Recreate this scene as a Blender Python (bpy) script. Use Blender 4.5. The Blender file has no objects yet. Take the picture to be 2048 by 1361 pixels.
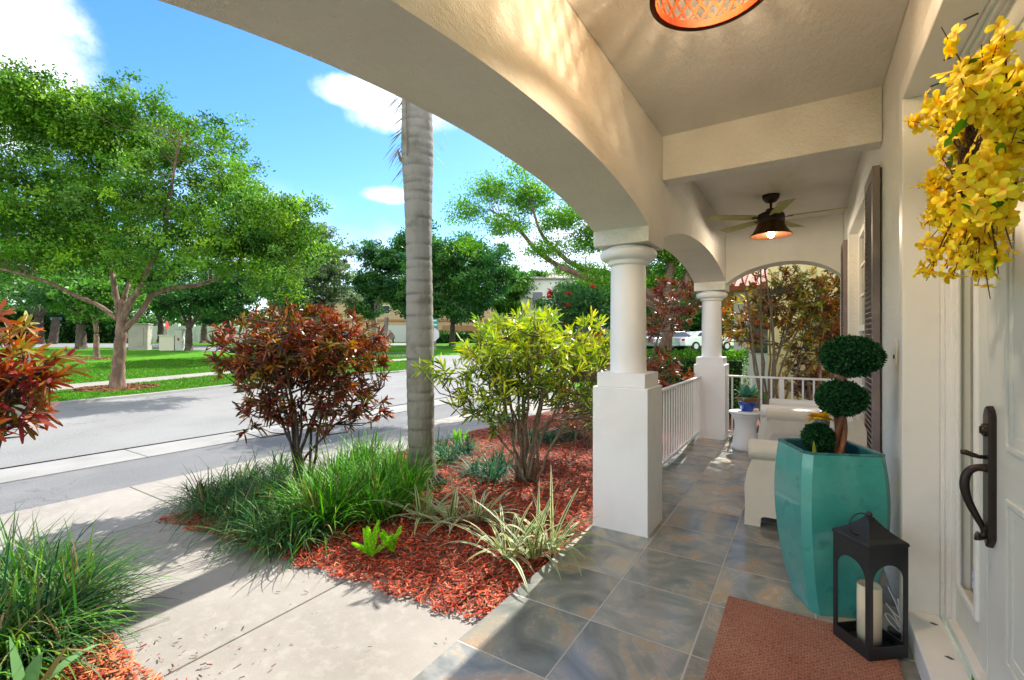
import bpy, math
import numpy as np
from mathutils import Vector, Matrix
R = math.radians
rng = np.random.default_rng(7)
scene = bpy.context.scene

# ---------------------------------------------------------------- camera
CAMH, YAW, FPX = 1.355, R(32.25), 927.0          # eye height, turn to the left of +Y, focal length in pixels of a 2048 px frame
cam_d = bpy.data.cameras.new('camera'); cam = bpy.data.objects.new('camera', cam_d)
scene.collection.objects.link(cam); scene.camera = cam
cam.location = (0, 0, CAMH); cam.rotation_euler = (R(90), 0, YAW)
cam_d.sensor_width = 36; cam_d.lens = FPX / 2048 * 36; cam_d.clip_start = 0.05; cam_d.clip_end = 2000
# ---------------------------------------------------------------- sky, sun, exposure
SUN_EL = R(43); SUN_DIR = Vector((-0.06, 1.0, 0)).normalized() * math.cos(SUN_EL); SUN_DIR.z = math.sin(SUN_EL)
w = bpy.data.worlds.new('World'); scene.world = w; w.use_nodes = True
nt = w.node_tree; nt.nodes.clear()
out = nt.nodes.new('ShaderNodeOutputWorld'); bg = nt.nodes.new('ShaderNodeBackground')
sky = nt.nodes.new('ShaderNodeTexSky'); sky.sky_type = 'NISHITA'; sky.sun_disc = False
sky.sun_elevation = SUN_EL; sky.sun_rotation = math.atan2(SUN_DIR.x, SUN_DIR.y)
sky.air_density = 1.0; sky.dust_density = 0.25; sky.ozone_density = 3.0
bg.inputs['Strength'].default_value = 0.15
tc = nt.nodes.new('ShaderNodeTexCoord')
def N(tree, t, **kw):
    n = tree.nodes.new(t)
    for k, v in kw.items():
        if k == 'op': n.operation = v
        elif k == 'ins':
            for i, x in v.items(): n.inputs[i].default_value = x
        else: setattr(n, k, v)
    return n
def cloud_dir(px, py):
    d = Vector((-math.sin(YAW), math.cos(YAW), 0)) * FPX + Vector((math.cos(YAW), math.sin(YAW), 0)) * (px - 1024) + Vector((0, 0, 681 - py))
    return d.normalized()
prev = sky.outputs[0]
sat = N(nt, 'ShaderNodeHueSaturation', ins={'Hue': .500, 'Saturation': 1.26, 'Value': .46}); nt.links.new(prev, sat.inputs['Color']); prev = sat.outputs[0]
wn = N(nt, 'ShaderNodeTexNoise', ins={'Scale': 9.0, 'Detail': 10.0, 'Roughness': .66}); nt.links.new(tc.outputs['Generated'], wn.inputs['Vector'])
# clouds: compass directions where the sky carries a cloud, (px, py, half width, half height, amount)
for (px, py, hw, hh, am) in [(-90, 30, .13, .15, 1.0), (-150, 150, .17, .08, 1.0), (735, 190, .085, .028, 1.0), (800, 230, .09, .035, .95), (785, 392, .055, .016, .8), (700, 560, .4, .10, .5), (1250, 500, .3, .12, .8), (240, 350, .3, .05, .15)]:
    d = cloud_dir(px, py); side = Vector((0, 0, 1)).cross(d).normalized(); up = d.cross(side)
    def dot(v):
        n = N(nt, 'ShaderNodeVectorMath', op='DOT_PRODUCT'); nt.links.new(tc.outputs['Generated'], n.inputs[0]); n.inputs[1].default_value = v; return n.outputs['Value']
    a = N(nt, 'ShaderNodeMath', op='MULTIPLY'); nt.links.new(dot(side), a.inputs[0]); a.inputs[1].default_value = 1 / hw
    b = N(nt, 'ShaderNodeMath', op='MULTIPLY'); nt.links.new(dot(up), b.inputs[0]); b.inputs[1].default_value = 1 / hh
    a2 = N(nt, 'ShaderNodeMath', op='MULTIPLY'); nt.links.new(a.outputs[0], a2.inputs[0]); nt.links.new(a.outputs[0], a2.inputs[1])
    b2 = N(nt, 'ShaderNodeMath', op='MULTIPLY_ADD'); nt.links.new(b.outputs[0], b2.inputs[0]); nt.links.new(b.outputs[0], b2.inputs[1]); nt.links.new(a2.outputs[0], b2.inputs[2])
    fr = N(nt, 'ShaderNodeMath', op='LESS_THAN'); fr.inputs[0].default_value = 0.3; nt.links.new(dot(d), fr.inputs[1])
    nz = N(nt, 'ShaderNodeMath', op='MULTIPLY_ADD'); nt.links.new(wn.outputs['Fac'], nz.inputs[0]); nz.inputs[1].default_value = -2.8; nz.inputs[2].default_value = 1.4
    s_ = N(nt, 'ShaderNodeMath', op='ADD'); nt.links.new(b2.outputs[0], s_.inputs[0]); nt.links.new(nz.outputs[0], s_.inputs[1])
    mr = N(nt, 'ShaderNodeMapRange', interpolation_type='SMOOTHSTEP', ins={1: 1.5, 2: -.1, 3: 0.0, 4: am}); nt.links.new(s_.outputs[0], mr.inputs[0])
    mu = N(nt, 'ShaderNodeMath', op='MULTIPLY'); nt.links.new(mr.outputs[0], mu.inputs[0]); nt.links.new(fr.outputs[0], mu.inputs[1])
    mx = N(nt, 'ShaderNodeMix', data_type='RGBA'); nt.links.new(mu.outputs[0], mx.inputs[0]); nt.links.new(prev, mx.inputs[6]); mx.inputs[7].default_value = (2.9, 3.0, 3.2, 1)
    prev = mx.outputs[2]
# bright cloud cover added outside the view, to fill the porch shade with light
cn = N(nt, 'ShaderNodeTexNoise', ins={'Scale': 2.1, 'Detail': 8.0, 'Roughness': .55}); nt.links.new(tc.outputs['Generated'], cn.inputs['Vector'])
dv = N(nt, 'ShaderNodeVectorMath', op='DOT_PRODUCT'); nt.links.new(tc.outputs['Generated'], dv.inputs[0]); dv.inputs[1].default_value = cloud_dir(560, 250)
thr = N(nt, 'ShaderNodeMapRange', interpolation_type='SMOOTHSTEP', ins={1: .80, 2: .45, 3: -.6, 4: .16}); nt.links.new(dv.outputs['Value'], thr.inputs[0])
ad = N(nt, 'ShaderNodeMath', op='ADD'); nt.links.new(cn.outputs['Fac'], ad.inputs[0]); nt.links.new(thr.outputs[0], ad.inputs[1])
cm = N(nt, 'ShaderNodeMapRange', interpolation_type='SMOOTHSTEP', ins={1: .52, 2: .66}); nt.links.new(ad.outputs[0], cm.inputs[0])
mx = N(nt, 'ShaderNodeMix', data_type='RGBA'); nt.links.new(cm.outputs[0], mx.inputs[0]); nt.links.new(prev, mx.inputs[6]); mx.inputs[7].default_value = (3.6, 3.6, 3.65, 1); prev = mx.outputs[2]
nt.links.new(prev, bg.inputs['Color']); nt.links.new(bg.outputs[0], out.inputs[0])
sd = bpy.data.lights.new('sun', 'SUN'); sd.energy = 2.5; sd.angle = R(0.53); sd.color = (1, .955, .88)
so = bpy.data.objects.new('sun', sd); scene.collection.objects.link(so); so.rotation_euler = SUN_DIR.to_track_quat('Z', 'Y').to_euler()
scene.view_settings.view_transform = 'Standard'; scene.view_settings.look = 'None'
scene.view_settings.exposure = 2.12; scene.view_settings.gamma = 1.0
scene.render.engine = 'CYCLES'; scene.cycles.max_bounces = 8; scene.cycles.diffuse_bounces = 5; scene.cycles.transparent_max_bounces = 8

# ---------------------------------------------------------------- helpers
FW = np.array([-math.sin(YAW), math.cos(YAW), 0.]); RT = np.array([math.cos(YAW), math.sin(YAW), 0.]); UP = np.array([0, 0, 1.])
C0 = np.array([0, 0, CAMH])
def ray(x, y): return FW + RT * (x - 1024) / FPX + UP * (681 - y) / FPX
def ptd(x, y, d): return C0 + ray(x, y) * d                                  # the point seen at pixel x, y, d metres away
TR = [(0, -.05), (17, -.05), (25, .15), (31, .39), (39, .65), (48, .95), (68, 1.15), (400, 1.25), (2000, 1.25)]
def T(x, y):                                                                 # height of the terrain: the park rises gently beyond the road
    return np.interp(np.hypot(x, y), [a for a, b in TR], [b for a, b in TR])
def gp(x, y, off=0.0):                                                       # where the view through pixel x, y meets the terrain
    r = ray(x, y); t = np.linspace(.5, 400, 40000); P = C0[None] + r[None] * t[:, None]
    hit = P[:, 2] <= T(P[:, 0], P[:, 1]) + off; k = np.argmax(hit) if hit.any() else len(t) - 1
    return P[k]
def A(x): return np.asarray(x, float)

class MB:
    def __init__(s): s.V = []; s.F = []; s.C = []; s.n = 0
    def add(s, V, F, col=None):
        V = A(V).reshape(-1, 3); s.V.append(V)
        fs = [tuple(int(i) + s.n for i in f) for f in F]; s.F += fs; s.n += len(V)
        s.C.append(np.tile(A(col if col is not None else (1, 1, 1)), (len(V), 1)) if col is None or np.ndim(col) == 1 else A(col)); return s
    def box(s, x0, x1, y0, y1, z0, z1, col=None):
        V = [(x, y, z) for z in (z0, z1) for y in (y0, y1) for x in (x0, x1)]
        return s.add(V, [(0, 2, 3, 1), (4, 5, 7, 6), (0, 1, 5, 4), (2, 6, 7, 3), (0, 4, 6, 2), (1, 3, 7, 5)], col)
    def obox(s, c, ax, ay, az, col=None):                                    # oriented box: centre and three half-axes
        c, ax, ay, az = A(c), A(ax), A(ay), A(az)
        V = [c + sx * ax + sy * ay + sz * az for sz in (-1, 1) for sy in (-1, 1) for sx in (-1, 1)]
        return s.add(V, [(0, 2, 3, 1), (4, 5, 7, 6), (0, 1, 5, 4), (2, 6, 7, 3), (0, 4, 6, 2), (1, 3, 7, 5)], col)
    def tube(s, P, r, k=8, col=None, cap=True):
        P = A(P); r = np.broadcast_to(A(r), (len(P),)); n = len(P)
        tg = np.gradient(P, axis=0); tg /= np.linalg.norm(tg, axis=1)[:, None] + 1e-9
        ref = A((0, 0, 1)) if abs(tg[0][2]) < .9 else A((1, 0, 0))
        V = []
        u = np.cross(tg[0], ref); u /= np.linalg.norm(u)
        for i in range(n):
            u = u - tg[i] * (u @ tg[i]); u /= np.linalg.norm(u) + 1e-9; v = np.cross(tg[i], u)
            for j in range(k):
                a = 2 * math.pi * j / k; V.append(P[i] + r[i] * (math.cos(a) * u + math.sin(a) * v))
        F = [(i * k + j, i * k + (j + 1) % k, (i + 1) * k + (j + 1) % k, (i + 1) * k + j) for i in range(n - 1) for j in range(k)]
        if cap: F += [tuple(range(k))[::-1], tuple((n - 1) * k + j for j in range(k))]
        return s.add(V, F, col)
    def lathe(s, c, prof, k=32, col=None, cap=True):                          # prof: (radius, z)
        c = A(c); V = []; n = len(prof)
        for r, z in prof:
            for j in range(k):
                a = 2 * math.pi * j / k; V.append((c[0] + r * math.cos(a), c[1] + r * math.sin(a), c[2] + z))
        F = [(i * k + j, i * k + (j + 1) % k, (i + 1) * k + (j + 1) % k, (i + 1) * k + j) for i in range(n - 1) for j in range(k)]
        if cap: F += [tuple(range(k))[::-1], tuple((n - 1) * k + j for j in range(k))]
        return s.add(V, F, col)
    def strip(s, P, Q, col=None):                                             # sheet between two polylines
        n = len(P); return s.add(np.vstack([A(P), A(Q)]), [(i, i + 1, n + i + 1, n + i) for i in range(n - 1)], col)

col_ = scene.collection
def mesh_fast(name, V, F, cols=None, smooth=False):
    me = bpy.data.meshes.new(name)
    if isinstance(F, np.ndarray):
        k = F.shape[1]; me.vertices.add(len(V)); me.vertices.foreach_set('co', np.ascontiguousarray(V, dtype=np.float32).ravel())
        me.loops.add(F.size); me.loops.foreach_set('vertex_index', F.astype(np.int32).ravel())
        me.polygons.add(len(F)); me.polygons.foreach_set('loop_start', np.arange(0, F.size, k, dtype=np.int32))
        me.update(calc_edges=True)
    else:
        me.from_pydata([tuple(v) for v in V], [], F); me.update()
    if cols is not None:
        at = me.color_attributes.new('tint', 'FLOAT_COLOR', 'POINT')
        at.data.foreach_set('color', np.hstack([cols, np.ones((len(cols), 1))]).astype(np.float32).ravel())
    if smooth: me.polygons.foreach_set('use_smooth', np.ones(len(me.polygons), bool)); me.update()
    return me
W0 = {}
def link(name, me, mat, root=None, bevel=0, smooth=False):
    o = bpy.data.objects.new(name, me); col_.objects.link(o)
    if mat: me.materials.append(mat)
    if root is not None: o.parent = root
    W0[o] = W0.get(root, np.zeros(3))
    if bevel:
        m = o.modifiers.new('bevel', 'BEVEL'); m.width = bevel; m.segments = 2; m.limit_method = 'ANGLE'; m.angle_limit = R(40); m.harden_normals = False
    return o
def thing(name, label, cat, loc=(0, 0, 0), group=None):
    o = bpy.data.objects.new(name, None); col_.objects.link(o); o.location = loc; o.empty_display_size = .1
    o['label'] = label; o['category'] = cat
    if group: o['group'] = group
    W0[o] = A(loc); return o
def tag(o, label, cat, group=None, kind=None):
    if label: o['label'] = label
    if cat: o['category'] = cat
    if group: o['group'] = group
    if kind: o['kind'] = kind
    return o
def part(name, mb, mat, root=None, bevel=0, smooth=False, loc=None, cols=False):
    V = np.vstack(mb.V); o0 = W0.get(root, np.zeros(3)) if root is not None else (A(loc) if loc is not None else np.zeros(3))
    me = mesh_fast(name, V - o0, mb.F, np.vstack(mb.C) if cols else None, smooth)
    o = link(name, me, mat, root, bevel)
    if root is None: o.location = o0; W0[o] = o0
    return o
def part_np(name, V, F, C, mat, root=None, loc=None):
    o0 = W0.get(root, np.zeros(3)) if root is not None else (A(loc) if loc is not None else np.zeros(3))
    o = link(name, mesh_fast(name, V - o0, F, C), mat, root)
    if root is None: o.location = o0; W0[o] = o0
    return o
def struct(name, mb, mat, bevel=0, **kw):
    o = part(name, mb, mat, None, bevel, **kw); o['kind'] = 'structure'; return o
def copy_tree(o, parent=None):
    c = o.copy(); col_.objects.link(c)
    if parent is not None: c.parent = parent
    for ch in list(o.children): copy_tree(ch, c)
    return c

# ---------------------------------------------------------------- materials
def mat(name, base=(.5, .5, .5), rough=.6, metal=0, spec=.5, tint=False, noise=None, bump=None, trans=0, subs=0, emis=None, coat=0, coord='Object', varn=0):
    m = bpy.data.materials.new(name); m.use_nodes = True; t = m.node_tree; p = t.nodes['Principled BSDF']
    p.inputs['Base Color'].default_value = (*base, 1); p.inputs['Roughness'].default_value = rough; p.inputs['Metallic'].default_value = metal
    p.inputs['Specular IOR Level'].default_value = spec; p.inputs['Coat Weight'].default_value = coat
    geo = t.nodes.new('ShaderNodeNewGeometry'); P = geo.outputs['Position']
    if coord == 'Object': P = t.nodes.new('ShaderNodeTexCoord').outputs['Object']
    colout = None
    if tint:
        a = t.nodes.new('ShaderNodeVertexColor'); a.layer_name = 'tint'; colout = a.outputs['Color']
    if noise:                                                                 # (scale, other colour, low, high, detail[, stretch])
        for nz in (noise if isinstance(noise, list) else [noise]):
            sc, c2, lo, hi, det = nz[:5]
            vec = P
            if len(nz) > 5:
                mp = t.nodes.new('ShaderNodeMapping'); mp.inputs['Scale'].default_value = nz[5]; t.links.new(P, mp.inputs['Vector']); vec = mp.outputs[0]
            n = N(t, 'ShaderNodeTexNoise', ins={'Scale': sc, 'Detail': det, 'Roughness': .6}); t.links.new(vec, n.inputs['Vector'])
            r = N(t, 'ShaderNodeMapRange', ins={1: lo, 2: hi}); t.links.new(n.outputs['Fac'], r.inputs[0])
            mx = N(t, 'ShaderNodeMix', data_type='RGBA'); t.links.new(r.outputs[0], mx.inputs[0])
            if colout is None: mx.inputs[6].default_value = (*base, 1)
            else: t.links.new(colout, mx.inputs[6])
            mx.inputs[7].default_value = (*c2, 1); colout = mx.outputs[2]
    if colout is not None: t.links.new(colout, p.inputs['Base Color'])
    if bump:
        last = None
        for (sc, st, det, *rest) in (bump if isinstance(bump, list) else [bump]):
            vec = P
            if rest:
                mp = t.nodes.new('ShaderNodeMapping'); mp.inputs['Scale'].default_value = rest[0]; t.links.new(P, mp.inputs['Vector']); vec = mp.outputs[0]
            n = N(t, 'ShaderNodeTexNoise', ins={'Scale': sc, 'Detail': det, 'Roughness': .6}); t.links.new(vec, n.inputs['Vector'])
            b = N(t, 'ShaderNodeBump', ins={'Strength': st, 'Distance': .02}); t.links.new(n.outputs['Fac'], b.inputs['Height'])
            if last: t.links.new(last, b.inputs['Normal'])
            last = b.outputs[0]
        t.links.new(last, p.inputs['Normal'])
    if trans:
        tr = t.nodes.new('ShaderNodeBsdfTranslucent'); mxs = N(t, 'ShaderNodeMixShader', ins={0: trans})
        hs = N(t, 'ShaderNodeHueSaturation', ins={'Saturation': 1.15, 'Value': 1.2})
        if colout is not None: t.links.new(colout, hs.inputs['Color'])
        else: hs.inputs['Color'].default_value = (*base, 1)
        t.links.new(hs.outputs[0], tr.inputs['Color'])
        t.links.new(p.outputs[0], mxs.inputs[1]); t.links.new(tr.outputs[0], mxs.inputs[2]); t.links.new(mxs.outputs[0], t.nodes['Material Output'].inputs[0])
    if emis:
        p.inputs['Emission Color'].default_value = (*emis[0], 1); p.inputs['Emission Strength'].default_value = emis[1]
    return m
M = {}
M['stucco'] = mat('ceiling_stucco', (.77, .745, .69), .85, noise=[(2.2, (.70, .67, .61), .4, .75, 4), (26, (.60, .56, .50), .66, .8, 5)], bump=[(38, .6, 3, (1, .4, 1)), (140, .4, 2)])
M['wall'] = mat('wall_stucco', (.79, .775, .73), .8, noise=[(1.6, (.71, .69, .64), .45, .8, 4)], bump=[(45, .45, 3), (180, .2, 2)])
M['white'] = mat('white_paint', (.84, .845, .86), .5, noise=[(3, (.77, .77, .77), .5, .8, 5), (22, (.66, .65, .62), .70, .82, 6)], bump=(70, .05, 3))
M['trim'] = mat('white_trim_paint', (.78, .77, .74), .38, noise=(5, (.72, .71, .68), .5, .8, 4), bump=(40, .03, 3))
M['door'] = mat('door_paint', (.68, .69, .65), .33, noise=(3, (.63, .64, .60), .45, .75, 3), bump=(30, .02, 3, (1, 1, .2)))
M['concrete'] = mat('concrete', (.275, .252, .222), .85, noise=[(1.3, (.20, .182, .155), .42, .72, 6), (14, (.31, .285, .25), .5, .8, 5), (130, (.26, .22, .18), .70, .76, 2)], bump=(90, .12, 4))
M['kerb'] = mat('kerb_concrete', (.255, .25, .24), .85, noise=[(2, (.20, .197, .185), .4, .7, 6)], bump=(60, .15, 4))
M['asphalt'] = mat('asphalt', (.20, .20, .198), .9, noise=[(.5, (.15, .15, .147), .38, .68, 8), (40, (.24, .24, .235), .5, .7, 3)], bump=(150, .3, 3))
M['asphalt_dark'] = mat('parking_asphalt', (.115, .116, .12), .9, noise=[(1.1, (.155, .155, .155), .45, .7, 6), (120, (.28, .28, .28), .55, .7, 2)], bump=(150, .35, 3))
M['soil'] = mat('soil', (.10, .045, .025), .95, bump=(30, .6, 5))
M['lawn'] = mat('lawn', (.055, .22, .006), .95, spec=.1, noise=[(.35, (.09, .26, .01), .4, .65, 4), (9, (.035, .13, .006), .45, .7, 6), (1.5, (.12, .22, .025), .55, .72, 5), (.9, (.17, .16, .06), .68, .8, 6)], bump=[(45, .9, 4), (6, .5, 4)])
M['leaf'] = mat('leaf', rough=.5, spec=.22, tint=True, trans=.32)
M['leaf_gloss'] = mat('glossy_leaf', rough=.42, spec=.3, tint=True, trans=.25)
M['grass'] = mat('blade', rough=.5, spec=.25, tint=True, trans=.3)
M['mulch'] = mat('mulch', rough=.8, spec=.2, tint=True)
M['bark'] = mat('bark', (.15, .09, .065), .9, noise=[(9, (.30, .20, .15), .45, .65, 6, (1, 1, .35)), (30, (.10, .06, .045), .55, .75, 4)], bump=(28, .8, 5, (1, 1, .35)))
M['bark_dark'] = mat('dark_bark', (.075, .055, .045), .95, noise=(7, (.13, .10, .08), .45, .7, 6, (1, 1, .3)), bump=(18, .9, 5, (1, 1, .3)))
M['bark_pale'] = mat('pale_bark', (.33, .30, .26), .9, noise=(6, (.20, .17, .14), .45, .7, 6), bump=(18, .5, 5))
M['stem'] = mat('stem', (.20, .16, .11), .85, noise=(40, (.10, .075, .05), .45, .7, 4), bump=(60, .4, 4))
M['black'] = mat('black_metal', (.018, .018, .02), .42, spec=.5, bump=(300, .08, 2))
M['bronze'] = mat('oiled_bronze', (.045, .032, .028), .36, metal=.7)
# porch tiles: slate-look porcelain, one tone per tile, pale joints
def tile_mat():
    m = bpy.data.materials.new('slate_tile'); m.use_nodes = True; t = m.node_tree; p = t.nodes['Principled BSDF']
    g = t.nodes.new('ShaderNodeNewGeometry'); sx = N(t, 'ShaderNodeSeparateXYZ'); t.links.new(g.outputs['Position'], sx.inputs[0])
    def M2(op, a, b=None, c=None):
        n = N(t, 'ShaderNodeMath', op=op)
        for i, v in enumerate((a, b, c)):
            if v is None: continue
            if isinstance(v, (int, float)): n.inputs[i].default_value = v
            else: t.links.new(v, n.inputs[i])
        return n.outputs[0]
    u = M2('DIVIDE', M2('SUBTRACT', sx.outputs[0], -.877), .4615); v = M2('DIVIDE', M2('SUBTRACT', sx.outputs[1], 2.098), .4605)
    fu, fv = M2('FLOOR', u), M2('FLOOR', v)
    cell = N(t, 'ShaderNodeCombineXYZ'); t.links.new(fu, cell.inputs[0]); t.links.new(fv, cell.inputs[1])
    wn = N(t, 'ShaderNodeTexWhiteNoise'); t.links.new(cell.outputs[0], wn.inputs['Vector'])
    off = N(t, 'ShaderNodeVectorMath', op='SCALE'); t.links.new(wn.outputs['Color'], off.inputs[0]); off.inputs[3].default_value = 30
    pos = N(t, 'ShaderNodeVectorMath', op='ADD'); t.links.new(g.outputs['Position'], pos.inputs[0]); t.links.new(off.outputs[0], pos.inputs[1])
    n1 = N(t, 'ShaderNodeTexNoise', ins={'Scale': 2.6, 'Detail': 7., 'Roughness': .55, 'Distortion': 1.6}); t.links.new(pos.outputs[0], n1.inputs['Vector'])
    cr = t.nodes.new('ShaderNodeValToRGB'); t.links.new(n1.outputs['Fac'], cr.inputs[0]); e = cr.color_ramp
    stops = [(.24, (.09, .092, .085)), (.40, (.165, .17, .155)), (.50, (.22, .222, .20)), (.565, (.28, .25, .19)), (.63, (.33, .225, .13)), (.71, (.38, .345, .28)), (.88, (.17, .18, .17))]
    e.elements[0].position, e.elements[0].color = stops[0][0], (*stops[0][1], 1)
    e.elements[1].position, e.elements[1].color = stops[-1][0], (*stops[-1][1], 1)
    for q, c in stops[1:-1]:
        x = e.elements.new(q); x.color = (*c, 1)
    n2 = N(t, 'ShaderNodeTexNoise', ins={'Scale': 5., 'Detail': 9., 'Roughness': .65, 'Distortion': 2.8}); t.links.new(pos.outputs[0], n2.inputs['Vector'])
    veins = N(t, 'ShaderNodeMapRange', ins={1: .0, 2: .018, 3: .75, 4: 0.}); t.links.new(M2('ABSOLUTE', M2('SUBTRACT', n2.outputs['Fac'], .53)), veins.inputs[0])
    mv = N(t, 'ShaderNodeMix', data_type='RGBA'); t.links.new(M2('MULTIPLY', veins.outputs[0], M2('GREATER_THAN', n1.outputs['Fac'], .5)), mv.inputs[0]); t.links.new(cr.outputs[0], mv.inputs[6]); mv.inputs[7].default_value = (.40, .34, .27, 1)
    tone = N(t, 'ShaderNodeMapRange', ins={1: 0, 2: 1, 3: .88, 4: 1.45}); t.links.new(wn.outputs['Value'], tone.inputs[0])
    hs = N(t, 'ShaderNodeHueSaturation', ins={'Saturation': .95}); t.links.new(mv.outputs[2], hs.inputs['Color']); t.links.new(tone.outputs[0], hs.inputs['Value'])
    def edge(x, f): d = M2('SUBTRACT', x, f); return M2('MINIMUM', d, M2('SUBTRACT', 1.0, d))
    ed = M2('MINIMUM', edge(u, fu), edge(v, fv)); gr = M2('LESS_THAN', ed, .0085)
    mg = N(t, 'ShaderNodeMix', data_type='RGBA'); t.links.new(gr, mg.inputs[0]); t.links.new(hs.outputs[0], mg.inputs[6]); mg.inputs[7].default_value = (.40, .385, .36, 1)
    t.links.new(mg.outputs[2], p.inputs['Base Color'])
    ro = N(t, 'ShaderNodeMapRange', ins={1: 0, 2: 1, 3: .09, 4: .26}); t.links.new(n2.outputs['Fac'], ro.inputs[0]); t.links.new(M2('MAXIMUM', ro.outputs[0], M2('MULTIPLY', gr, .8)), p.inputs['Roughness'])
    hh = N(t, 'ShaderNodeMapRange', ins={1: .004, 2: .016}); t.links.new(ed, hh.inputs[0])
    ht = M2('ADD', M2('MULTIPLY', n2.outputs['Fac'], .5), hh.outputs[0])
    b = N(t, 'ShaderNodeBump', ins={'Strength': .3, 'Distance': .006}); t.links.new(ht, b.inputs['Height']); t.links.new(b.outputs[0], p.inputs['Normal'])
    return m
M['tile'] = tile_mat()

def cracks(m, sc, col, wd):
    t = m.node_tree; p = t.nodes['Principled BSDF']; old = p.inputs['Base Color'].links[0].from_socket; g = t.nodes.new('ShaderNodeNewGeometry')
    n = N(t, 'ShaderNodeTexNoise', ins={'Scale': 1.7, 'Detail': 6.}); t.links.new(g.outputs['Position'], n.inputs['Vector'])
    a = N(t, 'ShaderNodeVectorMath', op='MULTIPLY_ADD'); t.links.new(n.outputs['Color'], a.inputs[0]); a.inputs[1].default_value = (.9, .9, .9); t.links.new(g.outputs['Position'], a.inputs[2])
    v = N(t, 'ShaderNodeTexVoronoi', feature='DISTANCE_TO_EDGE', ins={'Scale': sc}); t.links.new(a.outputs[0], v.inputs['Vector'])
    r = N(t, 'ShaderNodeMapRange', ins={1: wd * .4, 2: wd, 3: .4, 4: 0.}); t.links.new(v.outputs['Distance'], r.inputs[0])
    n2 = N(t, 'ShaderNodeTexNoise', ins={'Scale': .35, 'Detail': 3.}); t.links.new(g.outputs['Position'], n2.inputs['Vector']); r2 = N(t, 'ShaderNodeMapRange', ins={1: .45, 2: .58}); t.links.new(n2.outputs['Fac'], r2.inputs[0])
    mu = N(t, 'ShaderNodeMath', op='MULTIPLY'); t.links.new(r.outputs[0], mu.inputs[0]); t.links.new(r2.outputs[0], mu.inputs[1])
    mx = N(t, 'ShaderNodeMix', data_type='RGBA'); t.links.new(mu.outputs[0], mx.inputs[0]); t.links.new(old, mx.inputs[6]); mx.inputs[7].default_value = (*col, 1); t.links.new(mx.outputs[2], p.inputs['Base Color'])
cracks(M['asphalt'], .33, (.07, .07, .07), .006); cracks(M['asphalt_dark'], .5, (.05, .05, .05), .006); cracks(M['concrete'], .45, (.13, .11, .09), .0022)

# ================================================================ the setting
def surf(P, Q, nn, off):                                                     # sheet between two polylines of (x, y), laid on the terrain
    P, Q = A(P)[:, :2], A(Q)[:, :2]; V = []
    for i in range(nn + 1):
        L = P + (Q - P) * i / nn; V.append(np.column_stack([L, T(L[:, 0], L[:, 1]) + off]))
    k = len(P); mb = MB(); mb.add(np.vstack(V), [(i * k + j, i * k + j + 1, (i + 1) * k + j + 1, (i + 1) * k + j) for i in range(nn) for j in range(k - 1)]); return mb
def dens(P, n):                                                              # resample a polyline
    P = A(P)[:, :2]; s = np.r_[0, np.cumsum(np.hypot(*np.diff(P, axis=0).T))]; q = np.linspace(0, s[-1], n)
    return np.column_stack([np.interp(q, s, P[:, 0]), np.interp(q, s, P[:, 1])])
g = np.r_[-600, -300, -150, np.arange(-100, 61, 1.0), 100, 200, 400]; gy = np.r_[-300, -100, np.arange(-30, 101, 1.0), 150, 250, 500]
GX, GY = np.meshgrid(g, gy); GZ = T(GX, GY) - .02
near = (GX > -14) & (GY < 13); GZ[near] -= .12
nx = len(g); F = np.array([(j * nx + i, j * nx + i + 1, (j + 1) * nx + i + 1, (j + 1) * nx + i) for j in range(len(gy) - 1) for i in range(nx - 1)])
o = part_np('ground', np.column_stack([GX.ravel(), GY.ravel(), GZ.ravel()]), F, None, M['lawn']); o['kind'] = 'structure'

mb = MB()
for x0, x1 in ((-4.262, -3.296), (-3.288, -2.269), (-2.261, -1.332)): mb.box(x0, x1, .78, 1.93, -.15, -.05)
struct('walkway', mb, M['concrete'], bevel=.006)
mb = MB(); y = -7.2
while y < 12: mb.box(-5.47, -4.27, y + .004, y + 1.496, -.16, -.05); y += 1.5
struct('pavement', mb, M['concrete'], bevel=.006)
struct('parking_lane', MB().box(-6.75, -5.474, -12, 14, -.2, -.075), M['asphalt_dark'])
mb = MB(); y = -9.6
while y < 40: mb.box(-7.45, -6.752, y + .004, y + 2.996, -.2, -.062); y += 3.0
struct('gutter', mb, M['kerb'], bevel=.008)
far_px = [(-500, 876), (0, 823), (300, 793), (455, 775), (640, 757), (800, 746), (845, 740), (872, 712), (1000, 708), (1180, 706), (1400, 706)]
far = dens([gp(*p) for p in far_px], 80)
nearl = np.column_stack([np.full(80, -7.452), np.linspace(-9, 34, 80)])
struct('road', surf(far, nearl, 26, -.0), M['asphalt'])
kpx = far_px[:7]
kin = dens([gp(*p) for p in kpx], 50); nrm = np.gradient(kin, axis=0); nrm = np.column_stack([nrm[:, 1], -nrm[:, 0]]); nrm /= np.linalg.norm(nrm, axis=1)[:, None]
if nrm[0][0] > 0: nrm = -nrm
kb = MB(); offs = [(-.02, -.02), (.0, .055), (.14, .065), (.17, .05)]
for (a, za), (b, zb) in zip(offs[:-1], offs[1:]):
    Pa, Pb = kin + nrm * a, kin + nrm * b
    kb.strip(np.column_stack([Pa, T(*Pa.T) + za]), np.column_stack([Pb, T(*Pb.T) + zb]))
struct('far_kerb', kb, M['kerb'])
far_end = kin + nrm * .16
verge_out = kin + nrm * 1.9
sw_far = dens([gp(*p) for p in [(-500, 822), (100, 775.5), (440, 746), (640, 729.5), (800, 720.5), (850, 717.5)]], 50)
sw_near = dens([gp(*p) for p in [(-500, 845), (100, 787), (440, 752.5), (640, 734), (800, 724), (850, 720.5)]], 50)
struct('verge', surf(far_end, sw_near, 8, .035), M['lawn'])
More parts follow.
